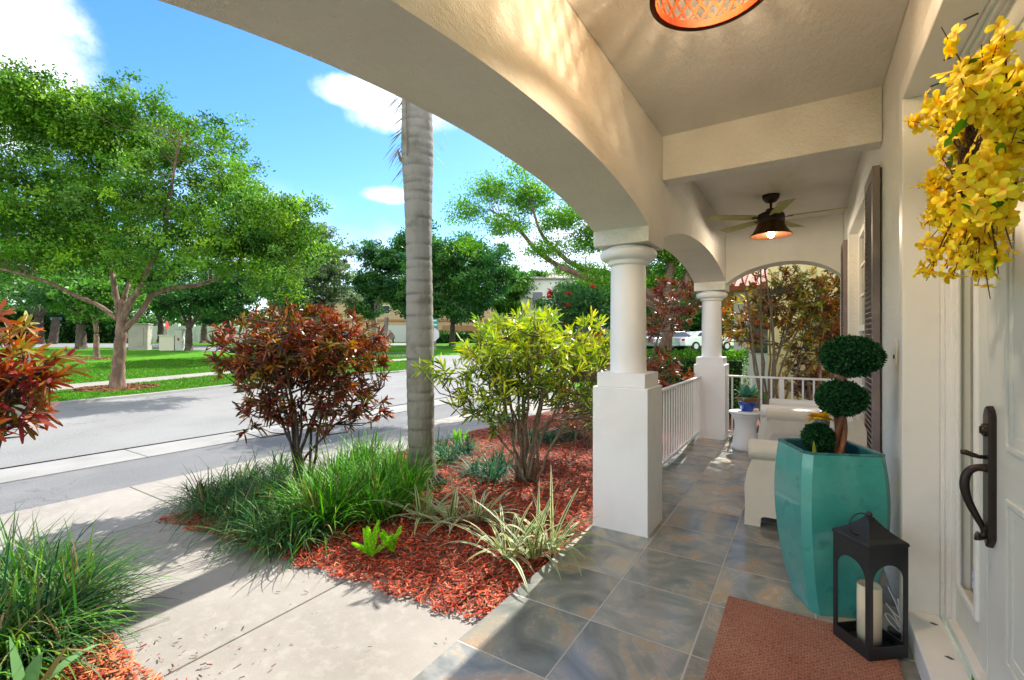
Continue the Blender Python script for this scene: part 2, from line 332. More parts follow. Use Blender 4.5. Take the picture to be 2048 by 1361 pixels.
struct('far_pavement', surf(sw_near, sw_far, 3, .045), M['concrete'])
st_a = dens([gp(*p) for p in [(-400, 700), (50, 697), (240, 698), (330, 700), (470, 706), (640, 713), (790, 716), (868, 713)]], 60)
st_b = dens([gp(*p) for p in [(-400, 692), (50, 689), (240, 689), (330, 690), (470, 696), (640, 703), (790, 706), (868, 704)]], 60)
struct('lawn', surf(sw_far, dens(st_a, 50), 20, .03), M['lawn'])
struct('side_street', surf(st_a, st_b, 4, .05), M['asphalt'])
struct('driveway', surf(dens([gp(*p) for p in [(700, 692.5), (830, 692.5)]], 8), dens([gp(*p) for p in [(700, 688), (830, 688)]], 8), 3, .04), M['kerb'])

# mulch beds: mounded soil and thousands of dyed bark chips lying on it
def bedz(x, y): return -.045 + .05 * np.exp(-(((x + 2.9) / 1.0) ** 2 + ((y - 3.6) / 1.3) ** 2)) + .012 * np.sin(x * 5 + 1.3 * y) * np.cos(y * 6.1)
edge_y = lambda x: np.interp(x, [-4.26, -4.03, -1.42, -1.3], [1.60, 1.64, 1.87, 1.88]) + .02 * np.sin(x * 17) + .012 * np.sin(x * 41)
def bed(name, x0, x1, ylo, yhi, nx=60, ny=90):
    xs = np.linspace(x0, x1, nx); V = []
    for j in range(ny + 1):
        f = j / ny; lo, hi = ylo(xs), yhi(xs); y = lo + (hi - lo) * f
        z = bedz(xs, y) + rng.normal(0, .004, nx); z = np.where((j == 0) & (name == 'mulch_bed'), -.06, z); z = np.where((j == ny) & (name != 'mulch_bed'), -.06, z); V.append(np.column_stack([xs, y, z]))
    mb = MB(); mb.add(np.vstack(V), [(j * nx + i, j * nx + i + 1, (j + 1) * nx + i + 1, (j + 1) * nx + i) for j in range(ny) for i in range(nx - 1)]); return struct(name, mb, M['soil'])
bed('mulch_bed', -4.262, -1.327, edge_y, lambda x: 0 * x + 12.5)
ledge = lambda x: .85 + .04 * np.sin(x * 3) + np.interp(x, [-4.2, -2.3], [.1, -.03])
bed('mulch_bed_left', -4.262, -1.6, lambda x: 0 * x - 3, ledge, 50, 50)
struct('end_bed', MB().box(-1.32, 4.5, 7.35, 12.5, -.3, -.04), M['soil'])
def chips(name, n, samp, zf, size=(.010, .046), pal=None, label=None):
    P = samp(n); n = len(P); z = zf(P[:, 0], P[:, 1]) + rng.uniform(.002, .02, n)
    a = rng.uniform(0, 2 * math.pi, n); el = rng.normal(0, .28, n); L = rng.uniform(*size, n) * rng.choice([.5, 1, 1.2], n); Wd = L * rng.uniform(.12, .3, n)
    D = np.column_stack([np.cos(a) * np.cos(el), np.sin(a) * np.cos(el), np.sin(el)]); S = np.column_stack([-np.sin(a), np.cos(a), rng.normal(0, .35, n)]); U = np.cross(D, S)
    c = np.column_stack([P[:, :2], z]); d, s, u = D * L[:, None] / 2, S * Wd[:, None] / 2, U * (Wd * .22)[:, None]
    V = np.stack([c - d - s, c + d - s * .6, c + d * .9 + s, c - d + s * .8, c - d * .9 + u * 2, c + d * .8 + u * 2], 1).reshape(-1, 3)
    b = np.arange(n)[:, None] * 6; F = np.concatenate([b + np.array([[0, 1, 5, 4]]), b + np.array([[4, 5, 2, 3]]), b + np.array([[0, 4, 3, 0]])[:, [0, 1, 2, 2]]]) if False else np.concatenate([b + np.array([[0, 1, 5, 4]]), b + np.array([[4, 5, 2, 3]])])
    pal = A(pal); C = pal[rng.integers(0, len(pal), n)] * rng.uniform(.6, 1.35, n)[:, None]
    o = part_np(name, V, F, np.repeat(C, 6, 0), M['mulch']); return tag(o, label, 'mulch', kind='stuff')
red = [(.48, .055, .022), (.38, .042, .018), (.56, .085, .035), (.26, .03, .018), (.44, .075, .03), (.20, .035, .02), (.55, .17, .08), (.12, .04, .03), (.38, .20, .12), (.48, .08, .03), (.55, .11, .04)]
def s1(n):
    x = rng.uniform(-4.25, -1.33, n); y = edge_y(x) - .03 + rng.beta(.9, 1.7, n) * 7.0; return np.column_stack([x, y])
chips('mulch', 66000, s1, bedz, pal=red, label='red shredded bark mulch covering the bed between walkway, sidewalk and porch')
def s2(n):
    x = rng.uniform(-4.2, -1.62, n); y = ledge(x) + .03 - rng.beta(.9, 2, n) * 1.6; return np.column_stack([x, y])
chips('mulch', 16000, s2, bedz, pal=[(.52, .13, .05), (.45, .09, .035), (.6, .2, .09), (.35, .06, .03), (.5, .22, .08)], label='bright red bark mulch in the bed at the bottom left corner')
def s3(n): return np.column_stack([rng.uniform(-1.3, 1.2, n), rng.uniform(7.4, 10, n)])
chips('mulch', 5000, s3, lambda x, y: 0 * x - .04, pal=red, label='red bark mulch behind the white railing at the porch end')
def litter(n):
    x = rng.uniform(-4.0, -1.4, n); y = rng.uniform(.85, 1.75, n); k = rng.random(n) < .55; x[k] = rng.uniform(-2.6, -1.8, k.sum()); y[k] = .86 + rng.exponential(.12, k.sum()); return np.column_stack([x, y])
chips('leaf_litter', 150, litter, lambda x, y: 0 * x - .055, size=(.006, .03), pal=[(.28, .06, .03), (.15, .05, .03), (.10, .07, .05)], label='scattered bark chips and dead leaves on the concrete walkway')
bpy.data.objects['leaf_litter']['category'] = 'leaf litter'

# ================================================================ the house and its porch
house = thing('house', 'cream stucco house with arched porch, white columns and tiled porch floor', 'house', (0.4, 3.4, 0))
part('porch_floor', MB().box(-1.325, .40, -2.6, 7.33, -.3, 0), M['tile'], house, bevel=.004)
XI, XO, ZT = -.907, -1.31, 3.2
def prof(pts, n, y0, y1):
    y, z = A(pts).T; c = np.polyfit(y - y.mean(), z, 4); q = np.linspace(y0, y1, n); return [(a, float(np.polyval(c, a - y.mean()))) for a in q]
near_arch = prof([(.15, 2.075), (.3, 2.125), (.48, 2.172), (.7, 2.208), (.99, 2.252), (1.24, 2.283), (1.58, 2.305), (1.8, 2.31), (2.06, 2.305), (2.48, 2.28), (2.85, 2.232), (3.2, 2.148)], 40, .13, 3.2)
far_arch = prof([(3.62, 2.142), (4.076, 2.256), (4.7, 2.343), (5.1, 2.363), (5.49, 2.356), (6.073, 2.319), (6.6, 2.235), (6.86, 2.15)], 36, 3.60, 6.86)
seq = [(-2.6, 2.3), (-.9, 2.2), (-.27, 2.14), (-.27, 2.04), (.13, 2.04)] + near_arch + [(3.2, 2.04), (3.6, 2.04)] + far_arch + [(6.86, 2.04), (7.25, 2.04)]
def arch_wall(seq, fix, a0, a1, zt):                                          # thick wall above a curved underside; fix='x': runs along Y
    mb = MB(); n = len(seq)
    P = lambda u, z, a: (a, u, z) if fix == 'x' else (u, a, z)
    V = [P(u, z, a0) for u, z in seq] + [P(u, z, a1) for u, z in seq] + [P(u, zt, a0) for u, z in seq] + [P(u, zt, a1) for u, z in seq]
    F = []
    for i in range(n - 1):
        F.append((i, n + i, n + i + 1, i + 1))
        if abs(seq[i][0] - seq[i + 1][0]) > 1e-6: F += [(i, i + 1, 2 * n + i + 1, 2 * n + i), (n + i, 3 * n + i, 3 * n + i + 1, n + i + 1)]
    F += [(0, 2 * n, 3 * n, n), (n - 1, 2 * n - 1, 4 * n - 1, 3 * n - 1)]
    return mb.add(V, F)
part('arched_header', arch_wall(seq, 'x', XO, XI, ZT), M['stucco'], house)
e_seq = prof([(-.907, 2.12), (-.88, 2.14), (-.61, 2.29), (-.265, 2.362), (.058, 2.335), (.385, 2.155), (.4, 2.13)], 26, -.905, .398)
part('end_arch', arch_wall(e_seq, 'y', 6.88, 7.22, ZT), M['stucco'], house)
part('cross_beam', MB().box(-.905, .398, 3.555, 3.70, 2.555, 2.9), M['stucco'], house, bevel=.006)
part('ceiling', MB().box(-.904, .398, -2.6, 6.878, 2.885, 3.15), M['stucco'], house)
part('roof', MB().box(-1.42, 5, -2.8, 8.4, 3.2, 3.45), M['wall'], house)  # end eave lengthened out of view to keep sun off the porch floor
mb = MB()
mb.box(.40, .62, 2.796, 4.15, -.3, 3.2).box(.40, .62, 4.15, 5.95, 2.45, 3.2).box(.40, .62, 4.15, 5.95, -.3, .55).box(.40, .62, 5.95, 7.5, -.3, 3.2)
mb.box(.40, .62, .9, 2.796, 2.479, 3.2).box(.40, .62, -2.6, .9, -.3, 3.2).box(.62, 5, 7.2, 7.5, -.3, 3.2)
part('wall', mb, M['wall'], house)
# the door opening: flat casing, recess, sill with bolt holes
mb = MB(); mb.box(.384, .4, 2.796, 2.868, 0, 2.479).box(.384, .4, .83, 2.868, 2.479, 2.562)
part('door_casing', mb, M['trim'], house, bevel=.003)
part('door_jamb', MB().box(.3845, .5145, 2.785, 2.7955, .1135, 2.4705).box(.3845, .5145, .9, 2.7955, 2.471, 2.4788), M['trim'], house, bevel=.003)
mb = MB(); mb.box(.392, .515, .9, 2.795, 0, .113)
sill = part('door_sill', mb, M['trim'], house, bevel=.006)
for yy in (2.699, 2.443, 2.19): part('bolt_hole', MB().obox((.479, yy, .1135), (.0085, -.006, 0), (.006, .0085 * .4, 0), (0, 0, .0012)), M['black'], sill)
for yy in (2.699, 2.474, 2.197, 1.9): part('bolt_hole', MB().obox((.486, yy, 2.4705), (.016, -.010, 0), (.003, .005, 0), (0, 0, .0012)), M['black'], sill)
mb = MB()                                                                     # stepped brick mould round the frame
for x0, x1, a, b in ((.515, .53, 2.775, 2.796), (.53, .555, 2.755, 2.796), (.545, .57, 2.74, 2.755)): mb.box(x0, x1, a, b, .113, 2.479)
for x0, x1, a, b in ((.515, .53, 2.458, 2.479), (.53, .555, 2.438, 2.458), (.545, .57, 2.423, 2.438)): mb.box(x0, x1, .9, 2.775, a, b)
part('door_frame', mb.box(.53, .57, .9, 2.74, .10, .135), M['trim'], house, bevel=.003)
mb = MB(); mb.box(.558, .60, 2.685, 2.742, .135, 2.425).box(.558, .60, 2.335, 2.43, .135, 2.425).box(.5585, .60, 2.43, 2.685, .135, .30).box(.5585, .60, 2.43, 2.685, 2.32, 2.425)
side = part('sidelight', mb, M['door'], house, bevel=.003)
mb = MB()
for (a, b, c, d) in ((2.668, 2.70, .29, 2.335), (2.415, 2.447, .29, 2.335), (2.447, 2.668, .29, .322), (2.447, 2.668, 2.303, 2.335)): mb.box(.546, .562, a, b, c, d)
part('glazing_bead', mb, M['trim'], side, bevel=.006)
M['glass_dark'] = mat('sidelight_glass', (.16, .16, .12), .12, spec=.7, noise=(8, (.25, .25, .17), .45, .6, 3, (1, 6, .6)), bump=(22, .12, 3, (1, 3, .4)))
part('pane', MB().box(.592, .597, 2.43, 2.685, .30, 2.32), M['glass_dark'], side)
M['sticker'] = mat('sticker', (.62, .66, .85), .4, noise=(60, (.2, .2, .5), .5, .6, 2))
part('sticker', MB().box(.5895, .591, 2.56, 2.655, .325, .40), M['sticker'], side)
door = part('front_door', MB().box(.556, .60, 1.41, 2.318, .13, 2.425), M['door'], house, bevel=.003)
part('weather_strip', MB().box(.566, .6, 2.319, 2.334, .13, 2.425), M['black'], door)
mb = MB()
def panel(mb, a, b, c, d):
    for k, (w_, x_) in enumerate(((.016, .549), (.03, .553))):
        i = .022 * k
        mb.box(x_, .5565, a + i, a + i + w_, c + i, d - i).box(x_, .5565, b - i - w_, b - i, c + i, d - i).box(x_, .5565, a + i + w_, b - i - w_, c + i, c + i + w_).box(x_, .5565, a + i + w_, b - i - w_, d - i - w_, d - i)
for a, b in ((1.90, 2.125), (1.55, 1.80)): panel(mb, a, b, 1.0, 2.33); panel(mb, a, b, .30, .84)
part('door_panel', mb, M['door'], door, bevel=.004)
mb = MB(); Y0, Y1 = 2.222, 2.292
hs = [(Y0 + .012, .655), (Y0 + .035, .63), (Y1 - .012, .65), (Y1, .67), (Y1, 1.09), (Y1 - .012, 1.112), (Y0 + .035, 1.125), (Y0 + .012, 1.112), (Y0, 1.09), (Y0, .67)]
V = [(.5555, y, z) for y, z in hs] + [(.542, y, z) for y, z in hs] + [(.536, Y0 + .035 + (y - Y0 - .035) * .8, .88 + (z - .88) * .985) for y, z in hs]; n = 10
mb.add(V, [(i, (i + 1) % n, n + (i + 1) % n, n + i) for i in range(n)] + [(n + i, n + (i + 1) % n, 2 * n + (i + 1) % n, 2 * n + i) for i in range(n)] + [tuple(range(2 * n, 3 * n))])
hp = part('handle_plate', mb, M['bronze'], door)
yc = 2.257
mb = MB(); mb.tube([(.54, yc, 1.04), (.528, yc, 1.04)], [.024, .022], 20).tube([(.529, yc, 1.04), (.524, yc, 1.04)], [.016, .014], 16).box(.520, .526, yc - .003, yc + .003, 1.028, 1.052)
part('deadbolt', mb, M['bronze'], hp)
mb = MB(); mb.tube([(.54, yc, .945), (.52, yc, .944), (.50, yc, .95), (.485, yc, .956), (.472, yc, .955)], [.007, .007, .009, .010, .007], 10)
part('thumb_latch', mb, M['bronze'], hp, smooth=True)
g = A([(.545, .905), (.52, .908), (.497, .898), (.484, .872), (.481, .835), (.488, .795), (.503, .755), (.520, .718), (.533, .69), (.534, .672), (.522, .662), (.512, .665)])
from_ = np.linspace(0, len(g) - 1, 48); gs = np.column_stack([np.interp(from_, range(len(g)), g[:, 0]), np.interp(from_, range(len(g)), g[:, 1])])
for _ in range(4): gs[1:-1] = (gs[:-2] + 2 * gs[1:-1] + gs[2:]) / 4
rr = np.interp(np.linspace(0, 1, 48), [0, .1, .35, .7, .85, .93, 1], [.016, .012, .014, .0095, .010, .014, .017])
mb = MB().tube(np.column_stack([gs[:, 0], np.full(48, yc), gs[:, 1]]), rr, 14).tube([(.54, yc, .70), (.53, yc, .692)], [.012, .010], 12)
part('handle_grip', mb, M['bronze'], hp, smooth=True)
# window with muntins, two louvred shutters
win = thing_w = bpy.data.objects.new('window', None)
mb = MB(); mb.box(.47, .52, 4.15, 4.21, .55, 2.45).box(.47, .52, 5.89, 5.95, .55, 2.45).box(.47, .52, 4.21, 5.89, .55, .62).box(.47, .52, 4.21, 5.89, 2.39, 2.45).box(.465, .52, 4.21, 5.89, 1.44, 1.50)
for yy in (4.63, 5.05, 5.47): mb.box(.478, .505, yy - .012, yy + .012, .62, 2.39)
for zz in (.89, 1.17, 1.80, 2.10): mb.box(.480, .503, 4.21, 5.89, zz - .011, zz + .011)
col_win = part('window', mb, M['trim'], house, bevel=.003)
part('pane', MB().box(.496, .499, 4.2, 5.9, .6, 2.4), M['glass_dark'], col_win)
mb = MB(); mb.box(.385, .402, 5.951, 6.03, .48, 2.53).box(.385, .402, 4.07, 4.149, .48, 2.53).box(.385, .402, 4.149, 5.951, 2.451, 2.53).box(.37, .402, 4.05, 6.05, .44, .50)
part('window_surround', mb, M['trim'], col_win, bevel=.004)
M['shutter'] = mat('shutter_paint', (.19, .15, .145), .55, noise=(6, (.24, .2, .19), .5, .7, 4))
def shutter(y0, y1, z0, z1):
    mb = MB(); mb.box(.352, .388, y0, y0 + .05, z0, z1).box(.352, .388, y1 - .05, y1, z0, z1)
    for zz in (z0, (z0 + z1) / 2 - .15, z1 - .07): mb.box(.352, .388, y0 + .05, y1 - .05, zz, zz + .07)
    z = z0 + .085
    while z < z1 - .08:
        if not ((z0 + z1) / 2 - .17 < z < (z0 + z1) / 2 - .07): mb.obox((.368, (y0 + y1) / 2, z), (.016, 0, -.012), (0, (y1 - y0) / 2 - .05, 0), (.002, 0, .0027))
        z += .035
    mb.box(.392, .3985, y0 + .05, y1 - .05, z0, z1); return mb
part('shutter', shutter(3.575, 4.03, .42, 2.42), M['shutter'], house)
part('shutter', shutter(6.06, 6.50, .42, 2.42), M['shutter'], house)
mb = MB().box(.388, .4, 3.02, 3.06, 1.22, 1.36); db = part('doorbell', mb, M['trim'], house, bevel=.006)
part('push_button', MB().tube([(.388, 3.04, 1.27), (.383, 3.04, 1.27)], [.011, .01], 12), M['black'], db)
# columns: square pedestal, plinth, round shaft, cushion capital
def column(y0):
    mb = MB(); mb.box(-1.31, -.907, y0, y0 + .385, -.05, 1.017)
    c = part('column', mb, M['white'], house, bevel=.006); yc_ = y0 + .195; xc = -1.1085
    part('plinth', MB().box(-1.285, -.932, y0 + .022, y0 + .363, 1.0175, 1.118), M['white'], c, bevel=.005)
    part('shaft', MB().lathe((xc, yc_, 0), [(.134, 1.1185), (.134, 1.125), (.131, 1.15), (.130, 1.45), (.126, 1.88), (.124, 1.905)], 48), M['white'], c, smooth=True)
    pr_ = [(.132, 1.900), (.136, 1.905), (.146, 1.909), (.149, 1.915), (.149, 1.937), (.154, 1.9385)] + [(.154 + .052 * math.sin(a) ** .8, 1.981 - .042 * math.cos(a)) for a in np.linspace(.12, math.pi - .05, 12)] + [(.15, 2.036)]
    part('capital', MB().lathe((xc, yc_, 0), pr_, 48), M['white'], c, smooth=True)
for y0 in (3.18, 6.84, -.25): column(y0)
for o in bpy.data.objects:
    if o.name.split('.')[0] in ('shaft', 'capital'):
        m_ = o.modifiers.new('edges', 'EDGE_SPLIT'); m_.split_angle = R(38)
bpy.data.objects.remove(win)

# railings between the columns
def railing(label, p0, p1, z1, n, wide=None, group=None):
    p0, p1 = A((*p0, 0)), A((*p1, 0)); d = p1 - p0; L = np.linalg.norm(d); d /= L; s = np.cross((0, 0, 1), d); c = (p0 + p1) / 2
    t = thing('railing', label, 'railing', c, group)
    part('top_rail', MB().obox(c + A((0, 0, z1)), d * L / 2, s * .02, A((0, 0, .013))), M['white'], t, bevel=.005)
    part('bottom_rail', MB().obox(c + A((0, 0, .085)), d * L / 2, s * .014, A((0, 0, .013))), M['white'], t, bevel=.003)
    for i in range(n):
        q = p0 + d * L * (i + .5) / n; h = .011 if not (wide and i in wide) else .028
        part('picket', MB().obox(q + A((0, 0, (z1 + .085) / 2)), d * h, s * .008, A((0, 0, (z1 - .085) / 2 - .0135))), M['white'], t)
    for f in (.06, .94):
        q = p0 + d * L * f; part('foot', MB().obox(q + A((0, 0, .036)), d * .01, s * .01, A((0, 0, .0355))), M['white'], t)
railing('white metal railing with close pickets running between the two front columns', (-1.235, 3.567), (-1.235, 6.838), .84, 28)
railing('white metal railing closing the far end of the porch under the end arch', (-.905, 7.05), (.398, 7.05), .855, 11, wide=(5,))
# ================================================================ leaf builders
def unit(v): return v / (np.linalg.norm(v, axis=-1, keepdims=True) + 1e-9)
def rand_dir(n, zmin=-1., zmax=1.):
    z = rng.uniform(zmin, zmax, n); a = rng.uniform(0, 2 * math.pi, n); r = np.sqrt(1 - np.clip(z, -1, 1) ** 2); return np.column_stack([r * np.cos(a), r * np.sin(a), z])
def diamonds(P, D, L, W, C, fold=.0):                                          # one four-cornered leaf each
    n = len(P); L = np.broadcast_to(L, n)[:, None]; W = np.broadcast_to(W, n)[:, None]
    S = unit(np.cross(D, rand_dir(n))); U = np.cross(D, S)
    V = np.stack([P, P + D * L * .45 + S * W / 2 + U * W * fold, P + D * L, P + D * L * .45 - S * W / 2 + U * W * fold], 1).reshape(-1, 3)
    F = np.arange(4 * n).reshape(n, 4); return V, F, np.repeat(C, 4, 0)
def blades(P, D, L, W, C, k=6, bend=.5, wprof=None, twist=None, stripe=None, Wtip=.05):
    n = len(P); L = np.broadcast_to(L, n); W = np.broadcast_to(W, n); bend = np.broadcast_to(bend, n)
    S = unit(np.cross(D, [0, 0, 1.]) + 1e-6) if twist is None else unit(np.cross(D, twist))
    s = np.linspace(0, 1, k + 1); wp = wprof if wprof is not None else np.minimum(1, 1.15 * (1 - s ** 2.2)) * np.minimum(1, .55 + 2 * s) + Wtip * 0
    wp = np.interp(s, np.linspace(0, 1, len(wp)), wp)
    ctr = P[:, None] + D[:, None] * (L[:, None] * s)[..., None]
    ctr = ctr + np.array([0, 0, -1.]) * (bend[:, None] * L[:, None] * s ** 2)[..., None] - D[:, None] * ((bend ** 2)[:, None] * L[:, None] * .35 * s ** 3)[..., None]
    w2 = (W[:, None] * wp)[..., None] / 2 * S[:, None]
    if stripe is None:
        V = np.stack([ctr - w2, ctr + w2], 2).reshape(-1, 3); m = 2
        b = (np.arange(n) * (k + 1) * 2)[:, None] + (np.arange(k) * 2)[None]; b = b.ravel()
        F = np.stack([b, b + 1, b + 3, b + 2], 1); CC = np.repeat(C, (k + 1) * 2, 0)
        return V, F, CC
    # cream edges and green middle: three strips across
    off = [-1, -.45, -.45, .45, .45, 1]; V = np.stack([ctr + w2 * o_ for o_ in off], 2).reshape(-1, 3)
    b = ((np.arange(n) * (k + 1) * 6)[:, None] + (np.arange(k) * 6)[None]).ravel()
    F = np.concatenate([np.stack([b + o_, b + o_ + 1, b + o_ + 7, b + o_ + 6], 1) for o_ in (0, 2, 4)])
    c = np.stack([stripe, stripe, C, C, stripe, stripe], 1); CC = np.repeat(c[:, None], k + 1, 1).reshape(-1, 3)
    return V, F, CC
def join(*L):
    V, F, C, n = [], [], [], 0
    for v, f, c in L: V.append(v); F.append(f + n); C.append(c); n += len(v)
    return np.vstack(V), np.vstack(F), np.vstack(C)
def pick(pal, n, p=None, var=.2):
    pal = A(pal); pal = pal * (.78 if pal[:, 1].mean() > pal[:, 0].mean() * 1.25 else 1); c = pal[rng.choice(len(pal), n, p=p)]; return np.clip(c * rng.uniform(1 - var, 1 + var, n)[:, None] * rng.uniform(.93, 1.07, (n, 3)), 0, 1)

# ================================================================ things on the porch
M['teal'] = mat('teal_glaze', (.05, .32, .29), .16, spec=.6, coat=.4, noise=[(3, (.07, .42, .37), .42, .7, 7), (11, (.02, .14, .135), .58, .78, 6), (2.5, (.12, .40, .36), .62, .8, 6, (3, 3, .5))], bump=[(9, .12, 3), (60, .06, 3)])
M['glaze_rim'] = mat('worn_glaze', (.02, .12, .13), .3, noise=(20, (.05, .25, .25), .5, .7, 4))
pc = A((.102, 2.891, 0)); pa = R(23)
pl = thing('planter', 'tall teal glazed ceramic planter with chamfered corners beside the front door', 'planter', pc)
def oct_(h, z, ch):
    q = [(-h + ch, -h), (h - ch, -h), (h, -h + ch), (h, h - ch), (h - ch, h), (-h + ch, h), (-h, h - ch), (-h, -h + ch)]
    return [(pc[0] + x * math.cos(pa) - y * math.sin(pa), pc[1] + x * math.sin(pa) + y * math.cos(pa), z) for x, y in q]
zs = np.linspace(0, .80, 30); hw = np.interp(zs, [0, .05, .15, .3, .45, .6, .7, .8], [.128, .142, .163, .183, .195, .197, .191, .181])
for _ in range(3): hw[1:-1] = (hw[:-2] + 2 * hw[1:-1] + hw[2:]) / 4
V = []; [V.extend(oct_(h, z, .034)) for h, z in zip(hw, zs)]
nr = len(zs); mb = MB(); mb.add(V, [(i * 8 + j, i * 8 + (j + 1) % 8, (i + 1) * 8 + (j + 1) % 8, (i + 1) * 8 + j) for i in range(nr - 1) for j in range(8)] + [tuple(range(8))[::-1]])
ob = part('pot', mb, M['teal'], pl, smooth=True); m_ = ob.modifiers.new('e', 'EDGE_SPLIT'); m_.split_angle = R(25)
V = []; [V.extend(oct_(h, z, .03)) for h, z in ((.181, .8), (.182, .806), (.174, .811), (.162, .808), (.158, .80), (.160, .72))]
mb = MB(); mb.add(V, [(i * 8 + j, i * 8 + (j + 1) % 8, (i + 1) * 8 + (j + 1) % 8, (i + 1) * 8 + j) for i in range(5) for j in range(8)])
part('rim', mb, M['glaze_rim'], pl)
part('potting_soil', MB().add(oct_(.161, .735, .03), [tuple(range(8))]), M['soil'], pl)
# topiary with three clipped balls
tp = thing('topiary', 'artificial boxwood topiary with clipped dark green balls on a twisted brown stem', 'topiary', (.155, 2.93, .735))
t_ = np.linspace(0, 1, 26); mb = MB()
for k in range(3):
    a = t_ * 7 + k * 2.09; rad = .012 + .006 * np.sin(t_ * 5)
    mb.tube(np.column_stack([.153 + .012 * t_ + np.cos(a) * rad, 2.93 + np.sin(a) * rad, .72 + .58 * t_]), .0135, 8)
M['stem_brown'] = mat('topiary_stem', (.22, .085, .04), .6, noise=(18, (.36, .17, .09), .45, .7, 5, (1, 1, .3)), bump=(30, .6, 5, (1, 1, .3)))
part('stem', mb, M['stem_brown'], tp, smooth=True)
def ball(c, rx, rz, n, root):
    c = A(c); d = rand_dir(n); q = rng.uniform(.86, 1.03, n) + .04 * np.sin(d[:, 0] * 7) * np.cos(d[:, 2] * 9) + .03 * np.sin(d[:, 1] * 15 + d[:, 2] * 11) + (rng.random(n) < .04) * rng.uniform(0, .09, n); P = c + d * A((rx, rx, rz)) * q[:, None]
    D = unit(d * .8 + rand_dir(n) * .9); C = pick([(.012, .085, .028), (.02, .125, .035), (.035, .18, .05), (.009, .055, .02), (.07, .26, .09)], n, [.3, .3, .2, .15, .05])
    V, F, CC = diamonds(P, D, rng.uniform(.010, .017, n), rng.uniform(.007, .011, n), C, .2)
    o = part_np('foliage_ball', V, F, CC, M['leaf_gloss'], root)
    mb = MB(); mb.lathe(c, [(rx * .88 * math.sin(a), rz * .88 * math.cos(a)) for a in np.linspace(3.1, .04, 18)], 24)
    part('core', mb, M['core'], o, smooth=True)
M['core'] = mat('topiary_core', (.008, .03, .012), .9)
ball((.203, 2.93, 1.272), .128, .099, 9000, tp); ball((.160, 2.93, 1.055), .107, .086, 7500, tp); ball((.062, 2.92, .842), .070, .070, 4000, tp)
n = 9; V, F, C = blades(A([(.055, 2.83, .735)] * n) + rng.normal(0, .008, (n, 3)) * [1, 1, 0], unit(rand_dir(n, .5, 1)), rng.uniform(.06, .11, n), .012, pick([(.20, .36, .03), (.30, .42, .04)], n), 6, .5)
V2, F2, C2 = blades(A([(.045, 2.82, .735)]), A([(-.05, 0, 1.)]), .115, .02, A([(.36, .42, .05)]), 6, .05, twist=A((0, 1., 0)))
V, F, C = join((V, F, C), (V2, F2, C2))
tag(part_np('sprout', V, F, C, M['leaf'], None, (.055, 2.83, .735)), 'small yellow green leaf sprout growing from the soil of the teal planter', 'plant')
# yellow silk flower tucked in the planter
M['petal'] = mat('yellow_petal', rough=.6, tint=True, trans=.3)
fl = thing('flower', 'yellow silk flower leaning over the small topiary ball in the teal planter', 'flower', (.09, 3.0, .735))
part('stem', MB().tube([(.09, 3.0, .735), (.11, 2.98, .86), (.066, 2.86, .958)], .003, 6), mat('flower_stem', (.12, .2, .03)), fl)
n = 34; d = unit(rand_dir(n, -.25, .75)); V, F, C = blades(A([(.066, 2.86, .958)]) + d * .006, d, rng.uniform(.045, .075, n), .04, pick([(.85, .62, .02), (.9, .5, .03), (.8, .7, .08)], n), 4, .3, twist=A((.2, .4, 1)))
part_np('bloom', V, F, C, M['petal'], fl)

# black lantern with a pillar candle
lc = A((.241, 2.561, 0)); la = R(39.5)
ux, uy = A((math.cos(la), math.sin(la), 0)), A((-math.sin(la), math.cos(la), 0)); z0 = .013; hh = .0925
ln = thing('lantern', 'tall black metal lantern with arched openings standing on the doormat corner', 'lantern', lc + A((0, 0, z0)))
def lpanel(mb, n_, s_):                                                        # arched panel in the face with normal n_
    H = .47; hw_, po, bo, to = hh, .019, .052, .395; r = hw_ - po
    arc = [(r * math.cos(a), to - r * .95 + r * .95 * math.sin(a)) for a in np.linspace(math.pi, 0, 15)]
    inner = [(-r, bo)] + arc + [(r, bo)]; outer = [(-hw_, bo)] + [(-hw_, to - r)] * 1 + [(-hw_ + (2 * hw_) * i / 12, H) for i in range(13)] + [(hw_, to - r)] + [(hw_, bo)]
    for t0 in (0., -.006):
        P3 = lambda q: lc + n_ * (hw_ + t0) + s_ * q[0] + A((0, 0, z0 + q[1])); k = len(inner)
        mb.add([P3(q) for q in inner] + [P3(q) for q in outer], [(i, i + 1, k + i + 1, k + i) for i in range(k - 1)])
        mb.add([P3(q) for q in ((-hw_, 0), (hw_, 0), (hw_, bo), (-hw_, bo))], [(0, 1, 2, 3)])
    a_ = [lc + n_ * hw_ + s_ * q[0] + A((0, 0, z0 + q[1])) for q in inner + [inner[0]]]; b_ = [p - n_ * .006 for p in a_]; mb.strip(a_, b_)
mb = MB()
for n_, s_ in ((ux, uy), (-ux, uy), (uy, ux), (-uy, ux)): lpanel(mb, n_, s_)
mb.obox(lc + A((0, 0, z0 + .004)), ux * .0915, uy * .0915, A((0, 0, .003)))
part('body', mb, M['black'], ln)
zz = [(1.03, .468), (1.04, .476), (1.0, .484), (.80, .496), (.58, .514), (.38, .534), (.20, .556), (.12, .566)]; V = []
for f, z in zz: V += [lc + ux * hh * f * a + uy * hh * f * b + A((0, 0, z0 + z)) for a, b in ((-1, -1), (1, -1), (1, 1), (-1, 1))]
mb = MB().add(V, [(i * 4 + j, i * 4 + (j + 1) % 4, (i + 1) * 4 + (j + 1) % 4, (i + 1) * 4 + j) for i in range(len(zz) - 1) for j in range(4)] + [(28, 29, 30, 31)])
rf = part('roof', mb, M['black'], ln)
